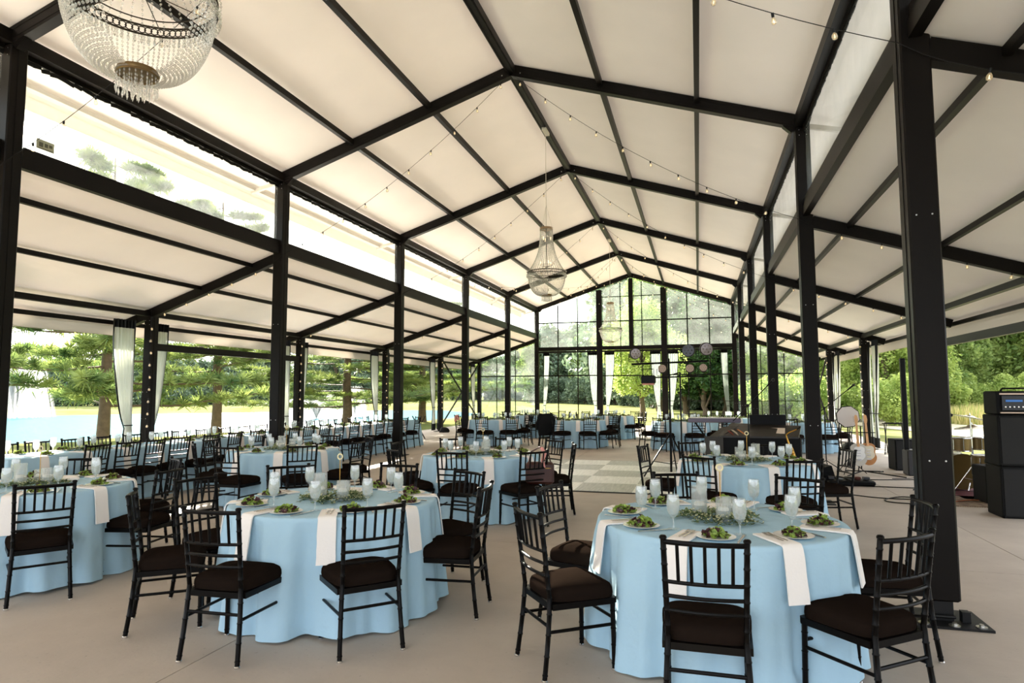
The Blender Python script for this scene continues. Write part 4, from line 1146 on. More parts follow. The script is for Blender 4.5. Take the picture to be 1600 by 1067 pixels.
# PA
def cabinet(loc, rz, d, label, cat, name='speaker_cabinet', grille=True, grp=None):
    t = empty(name, loc, rz); tag(t, label, cat, grp)
    MB().bevbox((0, 0, d[2]/2), d, .012).build('cabinet', BLACK, t)
    if grille:
        m = MB(); m.box((0, -d[1]/2-.004, d[2]/2), (d[0]*.9, .012, d[2]*.9)); m.build('grille', mat('grille_cloth', (22, 21, 20), .9) if 'grille_cloth' not in bpy.data.materials else bpy.data.materials['grille_cloth'], t)
    m = MB()
    for sx in (-1, 1):
        for z in (.02, d[2]-.02): m.octa((sx*(d[0]/2-.015), -d[1]/2-.004, z), .02)
    m.build('corner', BLACKP, t)
    return t
cabinet((4.02, 15.05, 0), .05, (.50, .45, .62), 'black subwoofer box beside the right outer columns', 'speaker')
t = empty('column_speaker', (3.84, 14.1, 0)); tag(t, 'tall thin black column loudspeaker rising from a small base', 'speaker')
MB().bevbox((.04, 0, .24), (.24, .36, .48), .02).build('base', mat('base_charcoal', (34, 33, 34), .5), t); MB().bevbox((-.04, .02, 1.35), (.085, .09, 1.75), .01).build('column', BLACKP, t)
t = cabinet((4.08, 10.98, 0), .05, (.44, .42, .52), 'small black bass amp on the floor beside the drum rug', 'amplifier', 'bass_amplifier')
MB().tube([(-.08, -.05, .52), (-.06, -.05, .55), (.06, -.05, .55), (.08, -.05, .52)], .01, 6).build('handle', BLACKP, t)
o = MB().bevbox((0, 0, .03), (.16, .1, .06), .01).build('pedal_box', BLACKP); o.location = (4.02, 10.93, .553); tag(o, 'small black box lying on the bass amp', 'box')
cabinet((3.91, 9.84, 0), .0, (.58, .45, .64), 'lower black speaker cabinet of the amp stack at the right edge', 'speaker', grp='amp stack')
cabinet((3.91, 9.84, .642), .0, (.58, .45, .64), 'upper black speaker cabinet of the amp stack at the right edge', 'speaker', grp='amp stack')
t = empty('amplifier_head', (3.91, 9.84, 1.284), .0); tag(t, 'rack amp head with blue display on top of the amp stack', 'amplifier')
MB().bevbox((0, .02, .15), (.54, .40, .30), .015).build('case', BLACK, t)
MB().bx(-.24, .24, -.205, -.195, .255, .275).bx(-.24, .24, -.205, -.195, .02, .035).build('trim_strip', mat('strip_tan', (196, 170, 150), .4), t)
MB().bx(-.22, .22, -.21, -.195, .06, .24).build('front_panel', mat('panel_dark', (34, 34, 38), .35, .3), t)
MB().bx(-.18, .0, -.214, -.208, .165, .19).build('display', emit('display_blue', (40, 90, 150), .35), t)
m = MB()
for i in range(9): m.lathe([(0, 0), (.012, 0), (.010, .014), (0, .015)], 8, (-.19+.047*i, -.21, .10), Matrix.Rotation(R(90), 3, 'X'))
for i in range(4): m.lathe([(0, 0), (.012, 0), (.010, .014), (0, .015)], 8, (.08+.035*i, -.21, .185), Matrix.Rotation(R(90), 3, 'X'))
m.build('knobs', STEEL, t)
m = MB(); m.tube([(-.15, 0, .30), (-.13, 0, .335), (.13, 0, .335), (.15, 0, .30)], .012, 6); m.build('handle', BLACKP, t)
# drum kit
t = empty('drum_kit', (4.24, 11.9, .012)); tag(t, 'brass-finished drum kit with cymbals on a dark red rug', 'drums')
SHELL = mat('drum_shell', (104, 84, 44), .3, .5); SKIN = mat('drum_skin', (226, 224, 220), .5); CYM = mat('cymbal', (182, 168, 138), .25, .9)
def drum(name, c, r_, h_, M=None):
    a = MB().lathe([(0, 0), (r_, 0), (r_, h_), (0, h_)], 28, c, M).build(name, SHELL, t)
    m = MB(); m.lathe([(0, h_), (r_*.97, h_), (r_*.97, h_+.006), (0, h_+.006)], 28, c, M); m.build('drum_skin', SKIN, a)
    m = MB(); m.torus(r_+.004, .009, 28, 6, Vector(c)+(M @ Vector((0, 0, h_)) if M else Vector((0, 0, h_)))); 
    if M is None: m.torus(r_+.004, .009, 28, 6, Vector(c))
    for i in range(8):
        q = 2*PI*i/8; p0 = Vector(((r_+.012)*math.cos(q), (r_+.012)*math.sin(q), h_*.1)); p1 = Vector(((r_+.012)*math.cos(q), (r_+.012)*math.sin(q), h_*.9))
        if M: p0, p1 = M @ p0, M @ p1
        m.tube([p0+Vector(c), p1+Vector(c)], .006, 5)
    m.build('hoop_hardware', CHROME, a)
drum('bass_drum', (-.22, .1, .30), .28, .4, Matrix.Rotation(R(-90), 3, 'X') @ Matrix.Rotation(R(0), 3, 'Z'))
drum('floor_tom', (-.05, -.35, .28), .20, .32); drum('snare_drum', (.38, -.1, .52), .18, .14); drum('tom', (-.30, -.02, .64), .16, .20); drum('tom', (.0, .12, .66), .15, .18)
for (x, y, z, r_, tl) in ((-.16, -.1, 1.16, .26, .22), (-.02, .25, 1.0, .25, -.16), (.30, -.02, .86, .24, .10)):
    M = Matrix.Rotation(tl, 3, 'Y')
    a = MB().lathe([(r_, 0), (r_*.3, .018), (r_*.2, .035), (0, .04), (0, .036), (r_*.19, .031), (r_*.3, .013), (r_, -.004)], 32, (x, y, z), M).build('cymbal', CYM, t)
    m = MB(); m.tube([(x, y, z+.07), (x, y, .38)], .009, 6)
    for i in range(3):
        q = 2*PI*i/3+x*9; m.tube([(x, y, .42), (x+.26*math.cos(q), y+.26*math.sin(q), .012)], .009, 6); m.tube([(x, y, .2), (x+.14*math.cos(q), y+.14*math.sin(q), .22)], .006, 6)
    m.build('cymbal_stand', CHROME, t)
m = MB(); m.tube([(.38, -.1, .50), (.38, -.1, .3)], .01, 6)
for i in range(3):
    q = 2*PI*i/3+.3; m.tube([(.38, -.1, .34), (.38+.25*math.cos(q), -.1+.25*math.sin(q), .012)], .009, 6)
m.build('snare_stand', CHROME, t)
m = MB(); m.bx(.02, .14, -.42, -.18, .0, .03); m.box((.08, -.28, .10), (.08, .26, .012), rot=Euler((.45, 0, 0))); m.tube([(.08, -.16, .03), (.08, -.16, .28)], .008, 6); m.octa((.08, -.12, .30), .03); m.build('kick_pedal', CHROME, t)
m = MB(); m.box((.62, .0, .72), (.20, .03, .02))
for i in range(4): m.octa((.54+.055*i, 0, .745), .016)
m.tube([(.62, 0, .71), (.40, -.02, .66)], .008, 6); m.build('clamp_rack', BLACKP, t)
mic_stand(3.55, 11.7, .85, (.2, .1, 1.1), 'short microphone stand in front of the drum kit')
RUGR = mat('rug_dark_red', (92, 22, 28), .95, var=.3, scale=9, bump=.3, bscale=120); RUGP = mat('rug_patterned', (150, 128, 104), .95, rgb2=(84, 62, 50), scale=13, bump=.3, bscale=120)
o = MB().box((0, 0, .005), (2.1, 1.7, .01)).build('rug', RUGR, None, 0); o.location = (4.78, 12.0, 0); tag(o, 'dark red rug under the drum kit', 'rug')
t = empty('rug', (4.15, 10.95, 0), .02); tag(t, 'worn beige patterned rug on the concrete before the amps', 'rug')
MB().box((0, 0, .005), (1.75, 1.0, .01)).build('pile', RUGP, t, 0)
m = MB()
for i in range(60): m.box((-.86+.0292*i, -.515, .004), (.012, .03, .004), random.uniform(-.3, .3))
m.build('fringe', mat('fringe', (176, 158, 132), .9), t)
# pedal board, cables
t = empty('pedal_board', (2.42, 12.35, 0), .1); tag(t, 'black effects pedal board and bag on the floor behind the right chairs', 'pedal board')
MB().bevbox((0, 0, .05), (.75, .38, .08), .02).build('board', BLACKP, t)
for i in range(5): MB().bevbox((-.28+.14*i, 0, .12), (.09, .13, .05), .008).build('effect_pedal', mat('pedal_%d' % i, ((60, 60, 64), (150, 150, 150), (40, 36, 34), (90, 40, 30), (70, 74, 80))[i], .35, .3), t)
t = empty('floor_monitor', (2.02, 12.7, 0), .2); tag(t, 'wedge-shaped black floor monitor beside the second right column', 'monitor')
m = MB(); m.prism([(-.22, 0), (.22, 0), (.14, .30), (-.22, .22)], -.22, .22); m.v = [(x, z, y) for x, y, z in m.v]; m.build('cabinet', BLACK, t, 0); MB().box((.02, -.225, .13), (.25, .01, .16)).build('grille', BLACKP, t)
def cable(pts, label, r_=.008, m_=None, closed=False):
    P_ = [Vector((x, y, r_)) for x, y in pts]; out = []
    for i in range(len(P_)-1):
        a = P_[max(0, i-1)]; b = P_[i]; c = P_[i+1]; d = P_[min(len(P_)-1, i+2)]
        for k in range(8):
            t_ = k/8; out.append(.5*((2*b)+(-a+c)*t_+(2*a-5*b+4*c-d)*t_*t_+(-a+3*b-3*c+d)*t_**3))
    out.append(P_[-1])
    return tag(MB().tube(out, r_, 6).build('cable', m_ or BLACKP), label, 'cable')
cable([(1.2, 11.15), (2.0, 11.25), (2.5, 10.95), (2.9, 10.9), (3.15, 11.0), (2.9, 11.12), (2.6, 10.8), (2.62, 10.55), (3.0, 10.5), (3.3, 10.75), (3.9, 10.9)], 'looped black cable lying on the concrete left of the big column')
cable([(2.2, 12.25), (2.9, 12.2), (3.6, 12.15), (4.3, 11.9)], 'black cable running from the pedal board to the drum rug')
cable([(2.6, 13.1), (3.1, 13.15), (3.6, 13.3), (4.2, 13.5)], 'black cable running behind the pedal board')
cable([(3.35, 13.4), (3.7, 13.55), (3.9, 13.9)], 'thin black cable between the guitar stand and the column loudspeaker', .006)
cable([(3.3, 11.9), (3.5, 11.7), (3.35, 11.55), (3.55, 11.45), (3.8, 11.6)], 'short red cable beside the big column', .006, mat('cable_red', (140, 40, 30), .5))
o = cable([(3.5, 10.8), (3.8, 11.0), (4.2, 10.95), (4.0, 10.75), (4.35, 10.7), (4.8, 10.8)], 'orange cable tangled on the patterned rug', .006, mat('cable_orange', (176, 92, 50), .5)); o.location.z = .011
# folding tray stands
def tray_stand(x, y, rz, label, z0=0):
    t = empty('tray_stand', (x, y, z0), rz); tag(t, label, 'tray stand', 'folding tray stands')
    for s_ in (-1, 1):
        MB().tube([(-.22, s_*.2, 0), (.22, s_*.2, .78)], .012, 6).build('leg', BLACKP, t); MB().tube([(.22, s_*.19, 0), (-.22, s_*.19, .78)], .012, 6).build('leg', BLACKP, t)
        MB().tube([(s_*.22, -.24, .78), (s_*.22, .24, .78)], .013, 6).build('top_bar', BLACKP, t); MB().tube([(s_*.20, -.22, .04), (s_*.20, .22, .04)], .011, 6).build('foot_bar', BLACKP, t)
tray_stand(-9.35, 20.9, .4, 'folding caterer stand by the left outer columns past the banquet tables')
tray_stand(4.75, 18.6, 1.2, 'folding caterer stand by the right outer columns behind the subwoofer')
# jacket on a far chair, bag on the middle table chair, pink bag, dark bundles
def draped_jacket(x, y, rz):
    t = empty('jacket', (x, y, 0), rz); tag(t, 'black jacket draped over the back of a far chair', 'jacket'); m = MB(); rnd = random.Random(2); vs = []; N = 24
    prof = [(.95, .11, .05), (.97, .19, .06), (.92, .22, .07), (.78, .23, .075), (.62, .23, .07), (.46, .24, .065), (.36, .23, .06)]
    for z, wx, wy in prof:
        for i in range(N):
            a = 2*PI*i/N; q = 1+.1*math.sin(5*a+z*6); vs.append((wx*math.cos(a)*q, wy*math.sin(a)*q, z+.015*math.sin(3*a)))
    fs = [(r_*N+i, (r_+1)*N+i, (r_+1)*N+(i+1) % N, r_*N+(i+1) % N) for r_ in range(len(prof)-1) for i in range(N)]+[tuple(range(N)), tuple(range(len(vs)-1, len(vs)-N-1, -1))]
    m.add(vs, fs).build('body', BLACK, t, 60)
    for s_ in (-1, 1): MB().tube([(s_*.19, 0, .90), (s_*.26, .02, .70), (s_*.25, .03, .50)], [.05, .045, .04], 10).build('sleeve', BLACK, t)
draped_jacket(-4.28, 18.55, .5)
LEA = mat('leather_brown', (62, 26, 18), .4, var=.2, scale=6); LEAP = mat('scarf_pink', (222, 150, 140), .7)
t = empty('handbag', (-1.84, 7.62, .50), .25); tag(t, 'brown leather handbag sitting on a chair of the second-row middle table', 'handbag')
m = MB(); m.bevbox((0, 0, .13), (.34, .14, .26), .03); m.build('body', LEA, t); MB().box((0, -.071, .19), (.26, .006, .006)).build('zip', GOLD, t)
m = MB(); m.tube([(-.13, 0, .25), (-.10, -.02, .38), (0, -.03, .435), (.10, -.02, .38), (.13, 0, .25)], .009, 6); m.build('strap', LEA, t)
MB().tube([(.02, -.06, .43), (.06, -.09, .36), (.03, -.09, .28), (.06, -.08, .20)], [.02, .024, .018, .008], 8).build('scarf', LEAP, t)
o = MB().tube([(-.05, 0, -.16), (-.04, 0, -.03), (0, 0, .025), (.04, 0, -.02), (.05, 0, -.12)], [.035, .04, .03, .04, .03], 10).build('pink_cloth', LEAP); o.location = (-6.92, 18.22, .895); tag(o, 'pink cloth hanging on a chair of the far-left table', 'cloth')
for (x, y, lb) in ((-9.9, 24.6, 'left'), (3.95, 19.75, 'right')):
    m = MB(); rnd = random.Random(4)
    m.lathe([(0, 0), (.19, 0), (.21, .06), (.17, .14), (.09, .20), (0, .21)], 14); m.v = [(a*(1+.2*math.sin(5*i)), b*(1+.2*math.cos(3*i)), c) for i, (a, b, c) in enumerate(m.v)]
    o = m.build('weight_bag', BLACK, None, 60); o.location = (x, y, 0); tag(o, 'crumpled dark bundle at the foot of the %s outer column' % lb, 'bag')
# ---------------------------------------------------------------- grounds
LAKE = [(-26, -40), (-25.5, 5), (-24.2, 16.5), (-22.6, 21.5), (-20.4, 26.5), (-18.8, 31.8), (-18.0, 40), (-18.5, 50), (-22, 64), (-30.5, 75), (-37.7, 74), (-47, 64), (-56, 57.5), (-62, 49), (-80, 38), (-110, 10), (-110, -40)]
def sdist(x, y):
    ins = False; best = 1e9; n_ = len(LAKE); j = n_-1
    for i in range(n_):
        x1, y1 = LAKE[i]; x2, y2 = LAKE[j]
        if (y1 > y) != (y2 > y) and x < (x2-x1)*(y-y1)/(y2-y1)+x1: ins = not ins
        dx, dy = x2-x1, y2-y1; t_ = max(0, min(1, ((x-x1)*dx+(y-y1)*dy)/(dx*dx+dy*dy))); d = math.hypot(x-x1-dx*t_, y-y1-dy*t_)
        best = min(best, d); j = i
    return -best if ins else best
def gh(x, y):
    d = sdist(x, y)
    if d > 2.2: z = -.06
    elif d > -2: k = (d+2)/4.2; k = k*k*(3-2*k); z = -1.1+1.04*k
    else: z = -1.1
    if d > 2.2 and math.hypot(x, y) > 40: z += .25*math.sin(x*.05+1)*math.sin(y*.043)*min(1, (math.hypot(x, y)-40)/60)
    return z
m = MB(); rads = [0]+[3*1.055**i for i in range(90)]; rads = [r_ for r_ in rads if r_ < 330]; NA = 150; vs = []
for r_ in rads:
    for i in range(NA+1):
        a = R(8)+R(190)*i/NA; x = 2+r_*math.cos(a); y = -12+r_*math.sin(a); vs.append((x, y, gh(x, y)))
fs = [(i*(NA+1)+j, (i+1)*(NA+1)+j, (i+1)*(NA+1)+j+1, i*(NA+1)+j+1) for i in range(len(rads)-1) for j in range(NA)]
LAWN = mat('lawn_grass', (100, 110, 66), .9, spec=0, rgb2=(134, 132, 88), scale=.35, bump=.5, bscale=30)
lw = m.add(vs, fs); struct(lw, 'lawn', LAWN, 60)
def water():
    m = bpy.data.materials.new('lake_water'); m.use_nodes = True; n = m.node_tree.nodes; L = m.node_tree.links; b = n['Principled BSDF']
    n.remove(b); b = n.new('ShaderNodeBsdfDiffuse'); b.inputs['Color'].default_value = (*lin((70, 108, 114)), 1)
    gl = n.new('ShaderNodeBsdfGlossy'); gl.inputs['Roughness'].default_value = .25; mx = n.new('ShaderNodeMixShader'); mx.inputs[0].default_value = .05
    L.new(b.outputs[0], mx.inputs[1]); L.new(gl.outputs[0], mx.inputs[2]); L.new(mx.outputs[0], n['Material Output'].inputs[0])
    t = n.new('ShaderNodeTexCoord'); mp = n.new('ShaderNodeMapping'); mp.inputs['Scale'].default_value = (1, 1, 1); ns = n.new('ShaderNodeTexNoise'); ns.inputs['Scale'].default_value = 1.6; ns.inputs['Detail'].default_value = 5
    L.new(t.outputs['Object'], mp.inputs[0]); L.new(mp.outputs[0], ns.inputs['Vector']); bp = n.new('ShaderNodeBump'); bp.inputs['Strength'].default_value = .5; bp.inputs['Distance'].default_value = .08
    L.new(ns.outputs['Fac'], bp.inputs['Height']); L.new(bp.outputs[0], b.inputs['Normal']); L.new(bp.outputs[0], gl.inputs['Normal']); return m
m = MB(); m.add([(x, y, -.55) for x, y in LAKE], [tuple(range(len(LAKE)-1, -1, -1))]); o = m.build('lake', water(), None, 0)
tag(o, kind='structure')
# gravel lane and meadow on the right
GRAV = mat('lane_gravel', (164, 152, 126), .95, rgb2=(178, 168, 142), scale=2, bump=.3, bscale=50)
m = MB(); pts = [(16, 8), (13.2, 20), (11.6, 27), (9.6, 36), (8.2, 46), (8.5, 60)]; vs = []
for i, (x, y) in enumerate(pts): vs += [(x-2.2, y-1, -.035), (x+2.6, y+1, -.035)]
m.add(vs, [(2*i, 2*i+1, 2*i+3, 2*i+2) for i in range(len(pts)-1)]); struct(m, 'lane', GRAV, 0)
rnd = random.Random(11)
m = MB()
for i in range(34000):
    t_ = rnd.random(); y = 14+46*t_; side = rnd.random()**1.3
    x0 = max(11.2, 16.2-.2*(y-20))
    x = x0+side*16; 
    if x < 8: continue
    h_ = rnd.uniform(.35, .95); a = rnd.uniform(0, PI); w_ = .03+.02*rnd.random(); lx, ly = rnd.uniform(-.18, .18), rnd.uniform(-.18, .18)
    m.m = rnd.choice([0, 0, 1]); c, s_ = math.cos(a)*w_, math.sin(a)*w_
    m.add([(x-c, y-s_, -.06), (x+c, y+s_, -.06), (x+c*.5+lx*.5, y+s_*.5+ly*.5, h_*.6), (x-c*.5+lx*.5, y-s_*.5+ly*.5, h_*.6), (x+lx, y+ly, h_)], [(0, 1, 2, 3), (3, 2, 4)])
o = m.build('meadow_grass', [mat('dry_grass', (214, 200, 134), .8, trans=.35), mat('seed_grass', (170, 176, 98), .8, trans=.35)], None, 0)
tag(o, 'tall yellow meadow grass beyond the lane on the right', 'grass', kind='stuff')
for (x, y, lb) in ((22.0, 45, 'left'), (24.8, 46, 'right')):
    o = MB().bevbox((0, 0, .62), (.16, .16, 1.3), .01).build('fence_post', mat('post_pale_'+lb, (226, 222, 210), .7)); o.location = (x, y, -.06); tag(o, 'pale fence post in the meadow, %s one of two' % lb, 'post')

# ---------------------------------------------------------------- trees
def leafmat(name, c1, c2, trans=.35, hz=0):
    return mat(name, c1, .6, rgb2=c2, scale=1.1, trans=trans, spec=.25)
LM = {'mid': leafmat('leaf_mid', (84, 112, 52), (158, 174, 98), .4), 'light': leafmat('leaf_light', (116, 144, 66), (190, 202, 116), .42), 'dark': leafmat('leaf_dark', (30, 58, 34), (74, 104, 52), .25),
      'haze': leafmat('leaf_hazy', (84, 104, 86), (126, 142, 112), .25), 'pine': leafmat('needle_green', (60, 92, 50), (156, 168, 92), .42)}  # hazy leaves: the greying of distance haze is mixed into their colour
BARK = mat('bark_grey_brown', (88, 74, 58), .9, var=.25, scale=6, bump=.6, bscale=18)
BARKP = mat('bark_pine', (96, 80, 62), .9, var=.25, scale=5, bump=.6, bscale=14)
def leaf(m, c, s_, rnd, up=0):
    n_ = Vector((rnd.gauss(0, 1), rnd.gauss(0, 1), rnd.gauss(0, 1)+up)).normalized(); a = n_.orthogonal().normalized(); b = n_.cross(a); q = rnd.uniform(0, 6.28)
    a, b = a*math.cos(q)+b*math.sin(q), b*math.cos(q)-a*math.sin(q)
    m.add([c-a*s_, c-b*s_*.55, c+a*s_, c+b*s_*.55], [(0, 1, 2, 3)])
def broad_tree(seed, lm, H=10, crown=3.6, base=.22, nleaf=9000, ls=.16, blobs=22):
    rnd = random.Random(seed); t = empty('broadleaf_tree'); z0 = H*base
    m = MB(); m.tube([(0, 0, -.3), (.05*H*.1, 0, z0*.5), (0, .02*H, z0), (.02*H, 0, H*.5), (0, 0, H*.8)], [H*.034, H*.024, H*.02, H*.012, H*.004], 8)
    cs = []
    for i in range(blobs):
        a = rnd.uniform(0, 6.28); zz = rnd.random(); hgt = z0+(H-z0)*(.12+.8*zz); wr = crown*math.sin(PI*min(.98, .18+.8*zz))**.8*rnd.uniform(.45, .85)
        c = Vector((wr*math.cos(a), wr*math.sin(a), hgt)); cs.append((c, crown*rnd.uniform(.26, .44)))
        if i % 2 == 0: m.tube([(0, 0, max(z0*.8, hgt-crown*.7)), c*.6+Vector((0, 0, hgt*.36)), c], [H*.010, H*.006, H*.003], 5)
    m.build('trunk', BARK, t)
    f_ = MB()
    for i in range(nleaf):
        c, r_ = rnd.choice(cs); d = Vector((rnd.gauss(0, 1), rnd.gauss(0, 1), rnd.gauss(0, .85))).normalized()
        q = r_*(.62+.42*rnd.random()); f_.m = 0
        leaf(f_, c+d*q, ls*rnd.uniform(.6, 1.3), rnd, .6)
    f_.build('foliage', lm, t, 0); return t
def pine(seed, H=12, lowest=2.3, reach=5.5, nb=34, per=46):
    """layered branches with upturned tufts of long needles"""
    rnd = random.Random(seed); t = empty('pine_tree'); m = MB()
    m.tube([(0, 0, -.6), (.03, 0, 1.2), (0, .05, 3), (.1, 0, 6), (0, 0, H)], [.26, .20, .18, .13, .03], 10)
    f_ = MB()
    for i in range(nb):
        k = i/nb; z = lowest+(H-lowest)*k**1.1; a = i*2.4+rnd.uniform(-.4, .4); L_ = reach*(1-k*.72)*rnd.uniform(.72, 1.05)
        pts = []; sag = rnd.uniform(-.16, .0)
        for j in range(9):
            u = j/8
            pts.append(Vector((L_*u*math.cos(a+.15*u), L_*u*math.sin(a+.15*u), z+L_*(sag*u+.13*u*u)+rnd.uniform(-.04, .04))))
        m.tube(pts, [.05*(1-k*.6)*(1-.8*j/8)+.006 for j in range(9)], 5)
        for j in range(2, 9):
            for s_ in range(3 if j < 8 else 4):
                side = rnd.choice((-1, 1)); aa = a+side*rnd.uniform(.4, 1.2); sl = L_*.24*rnd.uniform(.5, 1.0)*(1.1-.5*j/8)
                p = pts[j]; q = p+Vector((sl*math.cos(aa), sl*math.sin(aa), sl*rnd.uniform(-.05, .3)))
                m.tube([p, q], [.012, .005], 4)
                for n_ in range(2):
                    c = p.lerp(q, .5+.55*n_); sz = rnd.uniform(.8, 1.35)
                    for _ in range(per):
                        d = Vector((rnd.gauss(0, 1), rnd.gauss(0, 1), rnd.gauss(.55, .6))).normalized(); l_ = rnd.uniform(.16, .30)*sz; o_ = c+d*rnd.uniform(0, .16)*sz
                        b = d.orthogonal().normalized()*.02
                        f_.add([o_-b, o_+b, o_+d*l_+b*.4, o_+d*l_-b*.4], [(0, 1, 2, 3)])
    m.build('trunk', BARKP, t, 60); f_.build('needles', LM['pine'], t, 0); return t
PN = [pine(5, 11, 1.2, 6.4, 38), pine(8, 10.5, 2.5, 5.6, 28)]
PN[0].location = (-22.0, 19.8, -.1); PN[0].rotation_euler.z = 0.4; tag(PN[0], 'pine at the lake edge left of the first tied curtain', 'tree')
PN[1].location = (-20.9, 24.6, -.1); PN[1].rotation_euler.z = 1.2; tag(PN[1], 'pine at the lake edge framed by the second left opening', 'tree')
index_kids()
for (x, y, rz, s_, lb) in ((-18.0, 31.0, 2.0, 1.2, 'pine with thick trunk framed by the third left opening'), (-15.2, 34.5, 4.1, 1.1, 'pine seen through the fourth left opening'), (-23.9, 13.2, 3.0, .9, 'pine branches entering from the left frame edge')):
    o = copy_tree(PN[0] if s_ > 1.15 else PN[1]); o.location = (x, y, -.1); o.rotation_euler.z = rz; o.scale = (s_, s_, s_*(.6 if s_ > 1 else 1)); tag(o, lb, 'tree')
BT = {'mid': broad_tree(21, LM['mid'], 10, 3.8, .12, 15000, .15), 'light': broad_tree(22, LM['light'], 10, 3.9, .10, 15000, .15), 'dark': broad_tree(23, LM['dark'], 10, 4.0, .08, 17000, .15),
      'haze': broad_tree(24, LM['haze'], 10, 4.4, .05, 7000, .26), 'bush': broad_tree(25, LM['light'], 3, 2.2, .03, 9000, .10, 16), 'shrub': broad_tree(27, LM['haze'], 3.4, 3.0, .02, 6000, .16, 16), 'maple': broad_tree(26, LM['light'], 9, 3.6, .24, 16000, .13, 26)}
for k_ in BT: BT[k_].name = {'bush': 'bush', 'shrub': 'shrub'}.get(k_, 'broadleaf_tree')
index_kids()
TU = {k_: [False] for k_ in BT}
def T(kind, x, y, s_, label, cat='tree', group=None, sz=1):
    o = put(BT[kind], TU[kind], (x, y, gh(x, y)), (x*7.3+y*3.1) % 6.28, label, cat, group); o.scale = (s_, s_, s_*sz)
def at(u, depth):
    """world x, y at picture column u and distance; picture only used to read off bearings"""
    k = (u-800)/1013.9; return (depth*(-.2743+.9614*k), depth*(.9584+.275*k))
# through the gable
T('maple', *at(1003, 38), .74, 'light green young tree with forked trunk seen through the middle gable bay')
T('mid', *at(1030, 56), 1.25, 'large tree with thick trunk behind the young light green tree')
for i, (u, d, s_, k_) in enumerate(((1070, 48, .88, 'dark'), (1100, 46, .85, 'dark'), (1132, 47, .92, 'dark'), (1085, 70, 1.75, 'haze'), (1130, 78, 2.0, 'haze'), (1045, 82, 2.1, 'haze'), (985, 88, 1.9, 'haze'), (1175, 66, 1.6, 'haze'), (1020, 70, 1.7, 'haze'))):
    T(k_, *at(u, d), s_, ('dark green tree standing behind the right gable bay' if k_ == 'dark' else 'tall pale tree rising behind the gable windows'), group='dark green trees behind the gable' if k_ == 'dark' else 'tall trees behind the gable')
for i, (u, d, s_) in enumerate(((838, 112, 1.1), (858, 112, 1.25), (880, 116, 1.35), (905, 110, 1.25), (926, 105, 1.2), (948, 100, 1.1), (966, 98, 1.3), (820, 122, 1.1))):
    T('haze' if i % 2 else 'mid', *at(u, d), s_, 'bushy tree in the wood edge behind the left gable bay', group='wood edge behind the left gable bay')
for u, d in ((846, 104), (868, 104), (890, 104), (912, 98), (935, 94), (960, 92), (985, 84), (1010, 80), (1030, 74), (1052, 66), (1075, 62), (1095, 60), (1118, 62), (1140, 60), (1165, 56)): T('shrub', *at(u, d), 1.1, 'rounded bush in front of the wood edge behind the gable', 'bush', 'bushes behind the gable')
# far shore
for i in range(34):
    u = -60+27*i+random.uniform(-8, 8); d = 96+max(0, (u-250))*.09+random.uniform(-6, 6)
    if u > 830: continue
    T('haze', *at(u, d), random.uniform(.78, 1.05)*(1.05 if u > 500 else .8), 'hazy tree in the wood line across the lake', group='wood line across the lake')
for i in range(34):
    u = -40+26*i; d = 90+max(0, (u-250))*.09
    T('shrub', *at(u, d), random.uniform(.9, 1.3), 'low bush at the foot of the wood line across the lake', 'bush', 'bushes across the lake')
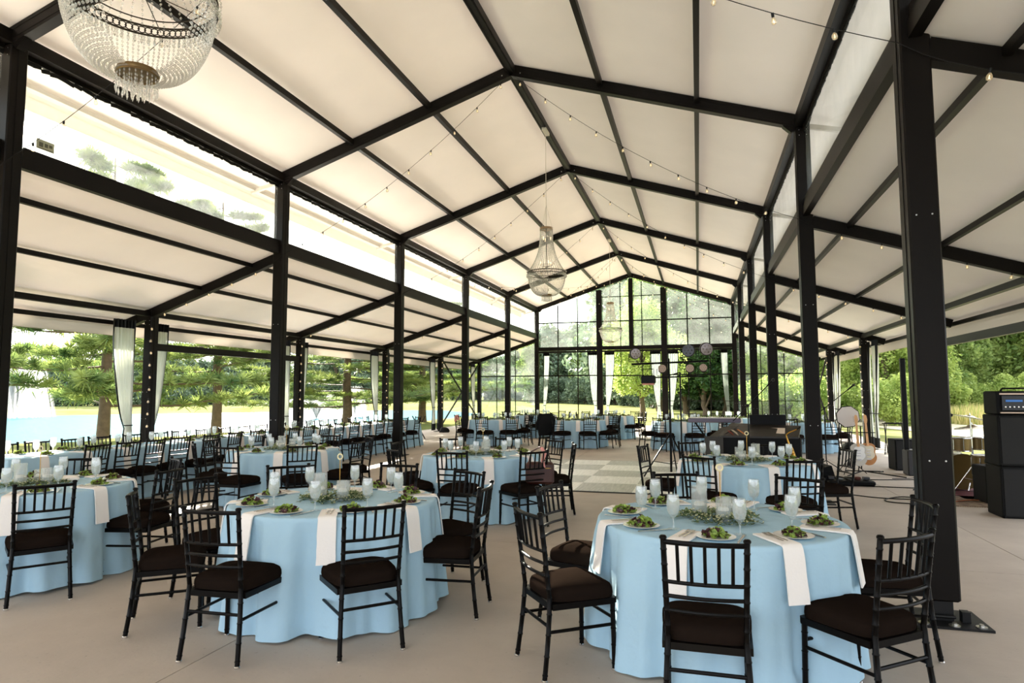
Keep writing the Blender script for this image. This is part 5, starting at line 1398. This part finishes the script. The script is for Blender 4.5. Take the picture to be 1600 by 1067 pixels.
# right hand wood
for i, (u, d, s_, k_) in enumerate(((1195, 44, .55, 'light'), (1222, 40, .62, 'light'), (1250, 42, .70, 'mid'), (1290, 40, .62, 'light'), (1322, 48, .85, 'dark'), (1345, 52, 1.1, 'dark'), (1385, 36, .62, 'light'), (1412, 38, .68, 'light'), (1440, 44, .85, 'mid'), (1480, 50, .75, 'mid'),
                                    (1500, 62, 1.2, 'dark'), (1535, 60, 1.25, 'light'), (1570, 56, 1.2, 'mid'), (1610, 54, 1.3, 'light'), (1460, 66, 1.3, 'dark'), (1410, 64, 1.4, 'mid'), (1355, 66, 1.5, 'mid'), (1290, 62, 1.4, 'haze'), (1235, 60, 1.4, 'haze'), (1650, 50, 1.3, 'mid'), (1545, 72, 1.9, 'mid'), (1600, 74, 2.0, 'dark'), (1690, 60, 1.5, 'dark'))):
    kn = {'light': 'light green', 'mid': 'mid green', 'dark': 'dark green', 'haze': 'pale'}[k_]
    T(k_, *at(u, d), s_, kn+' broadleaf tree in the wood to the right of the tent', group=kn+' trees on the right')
for u, d, s_ in ((1200, 36, .8), (1240, 34, .9), (1395, 32, .8), (1450, 40, 1.0), (1495, 46, .9), (1570, 46, .9), (1620, 42, .9), (1300, 36, .7)):
    T('bush', *at(u, d), s_, 'leafy bush at the edge of the right-hand wood', 'bush', 'bushes on the right')
# lake fountains
FOAM = clear('fountain_spray', (255, 255, 255), .03, .0, (252, 252, 250))
def fountain(x, y, h_, r_, label, n_=260):
    rnd = random.Random(int(h_*10)); t = MB()
    for i in range(n_):
        a = rnd.uniform(0, 6.28); q = r_*rnd.uniform(.5, 1); hh = h_*rnd.uniform(.75, 1); pts = []
        for j in range(9):
            u = j/8; pts.append((q*u*math.cos(a), q*u*math.sin(a), 4*hh*u*(1-u)*(1 if u > .5 else 1)+0))
        t.tube(pts, [.03+.05*j/8*r_*.25 for j in range(9)], 4, False)
    o = t.build('fountain_spray', FOAM, None, 60); o.location = (x, y, -.55); return tag(o, label, 'fountain', 'lake fountains')
fx, fy = at(497, 56); fountain(fx, fy, 2.1, 3.4, 'low dome-shaped fountain spray on the lake behind the second left column')
fx, fy = at(556, 60); fountain(fx, fy, 2.8, 1.2, 'narrow fountain jet beside the third pine', 120)
fx, fy = at(28, 60); fountain(fx, fy, 6.0, 3.2, 'tall misty fountain at the far left of the lake', 300)
# hide nothing: drop prototypes that were never placed
for o in list(bpy.data.objects):
    if o.parent is None and o.type in ('MESH', 'EMPTY') and 'label' not in o and 'kind' not in o:
        for c in list(o.children_recursive): bpy.data.objects.remove(c)
        bpy.data.objects.remove(o)
bpy.context.view_layer.update()
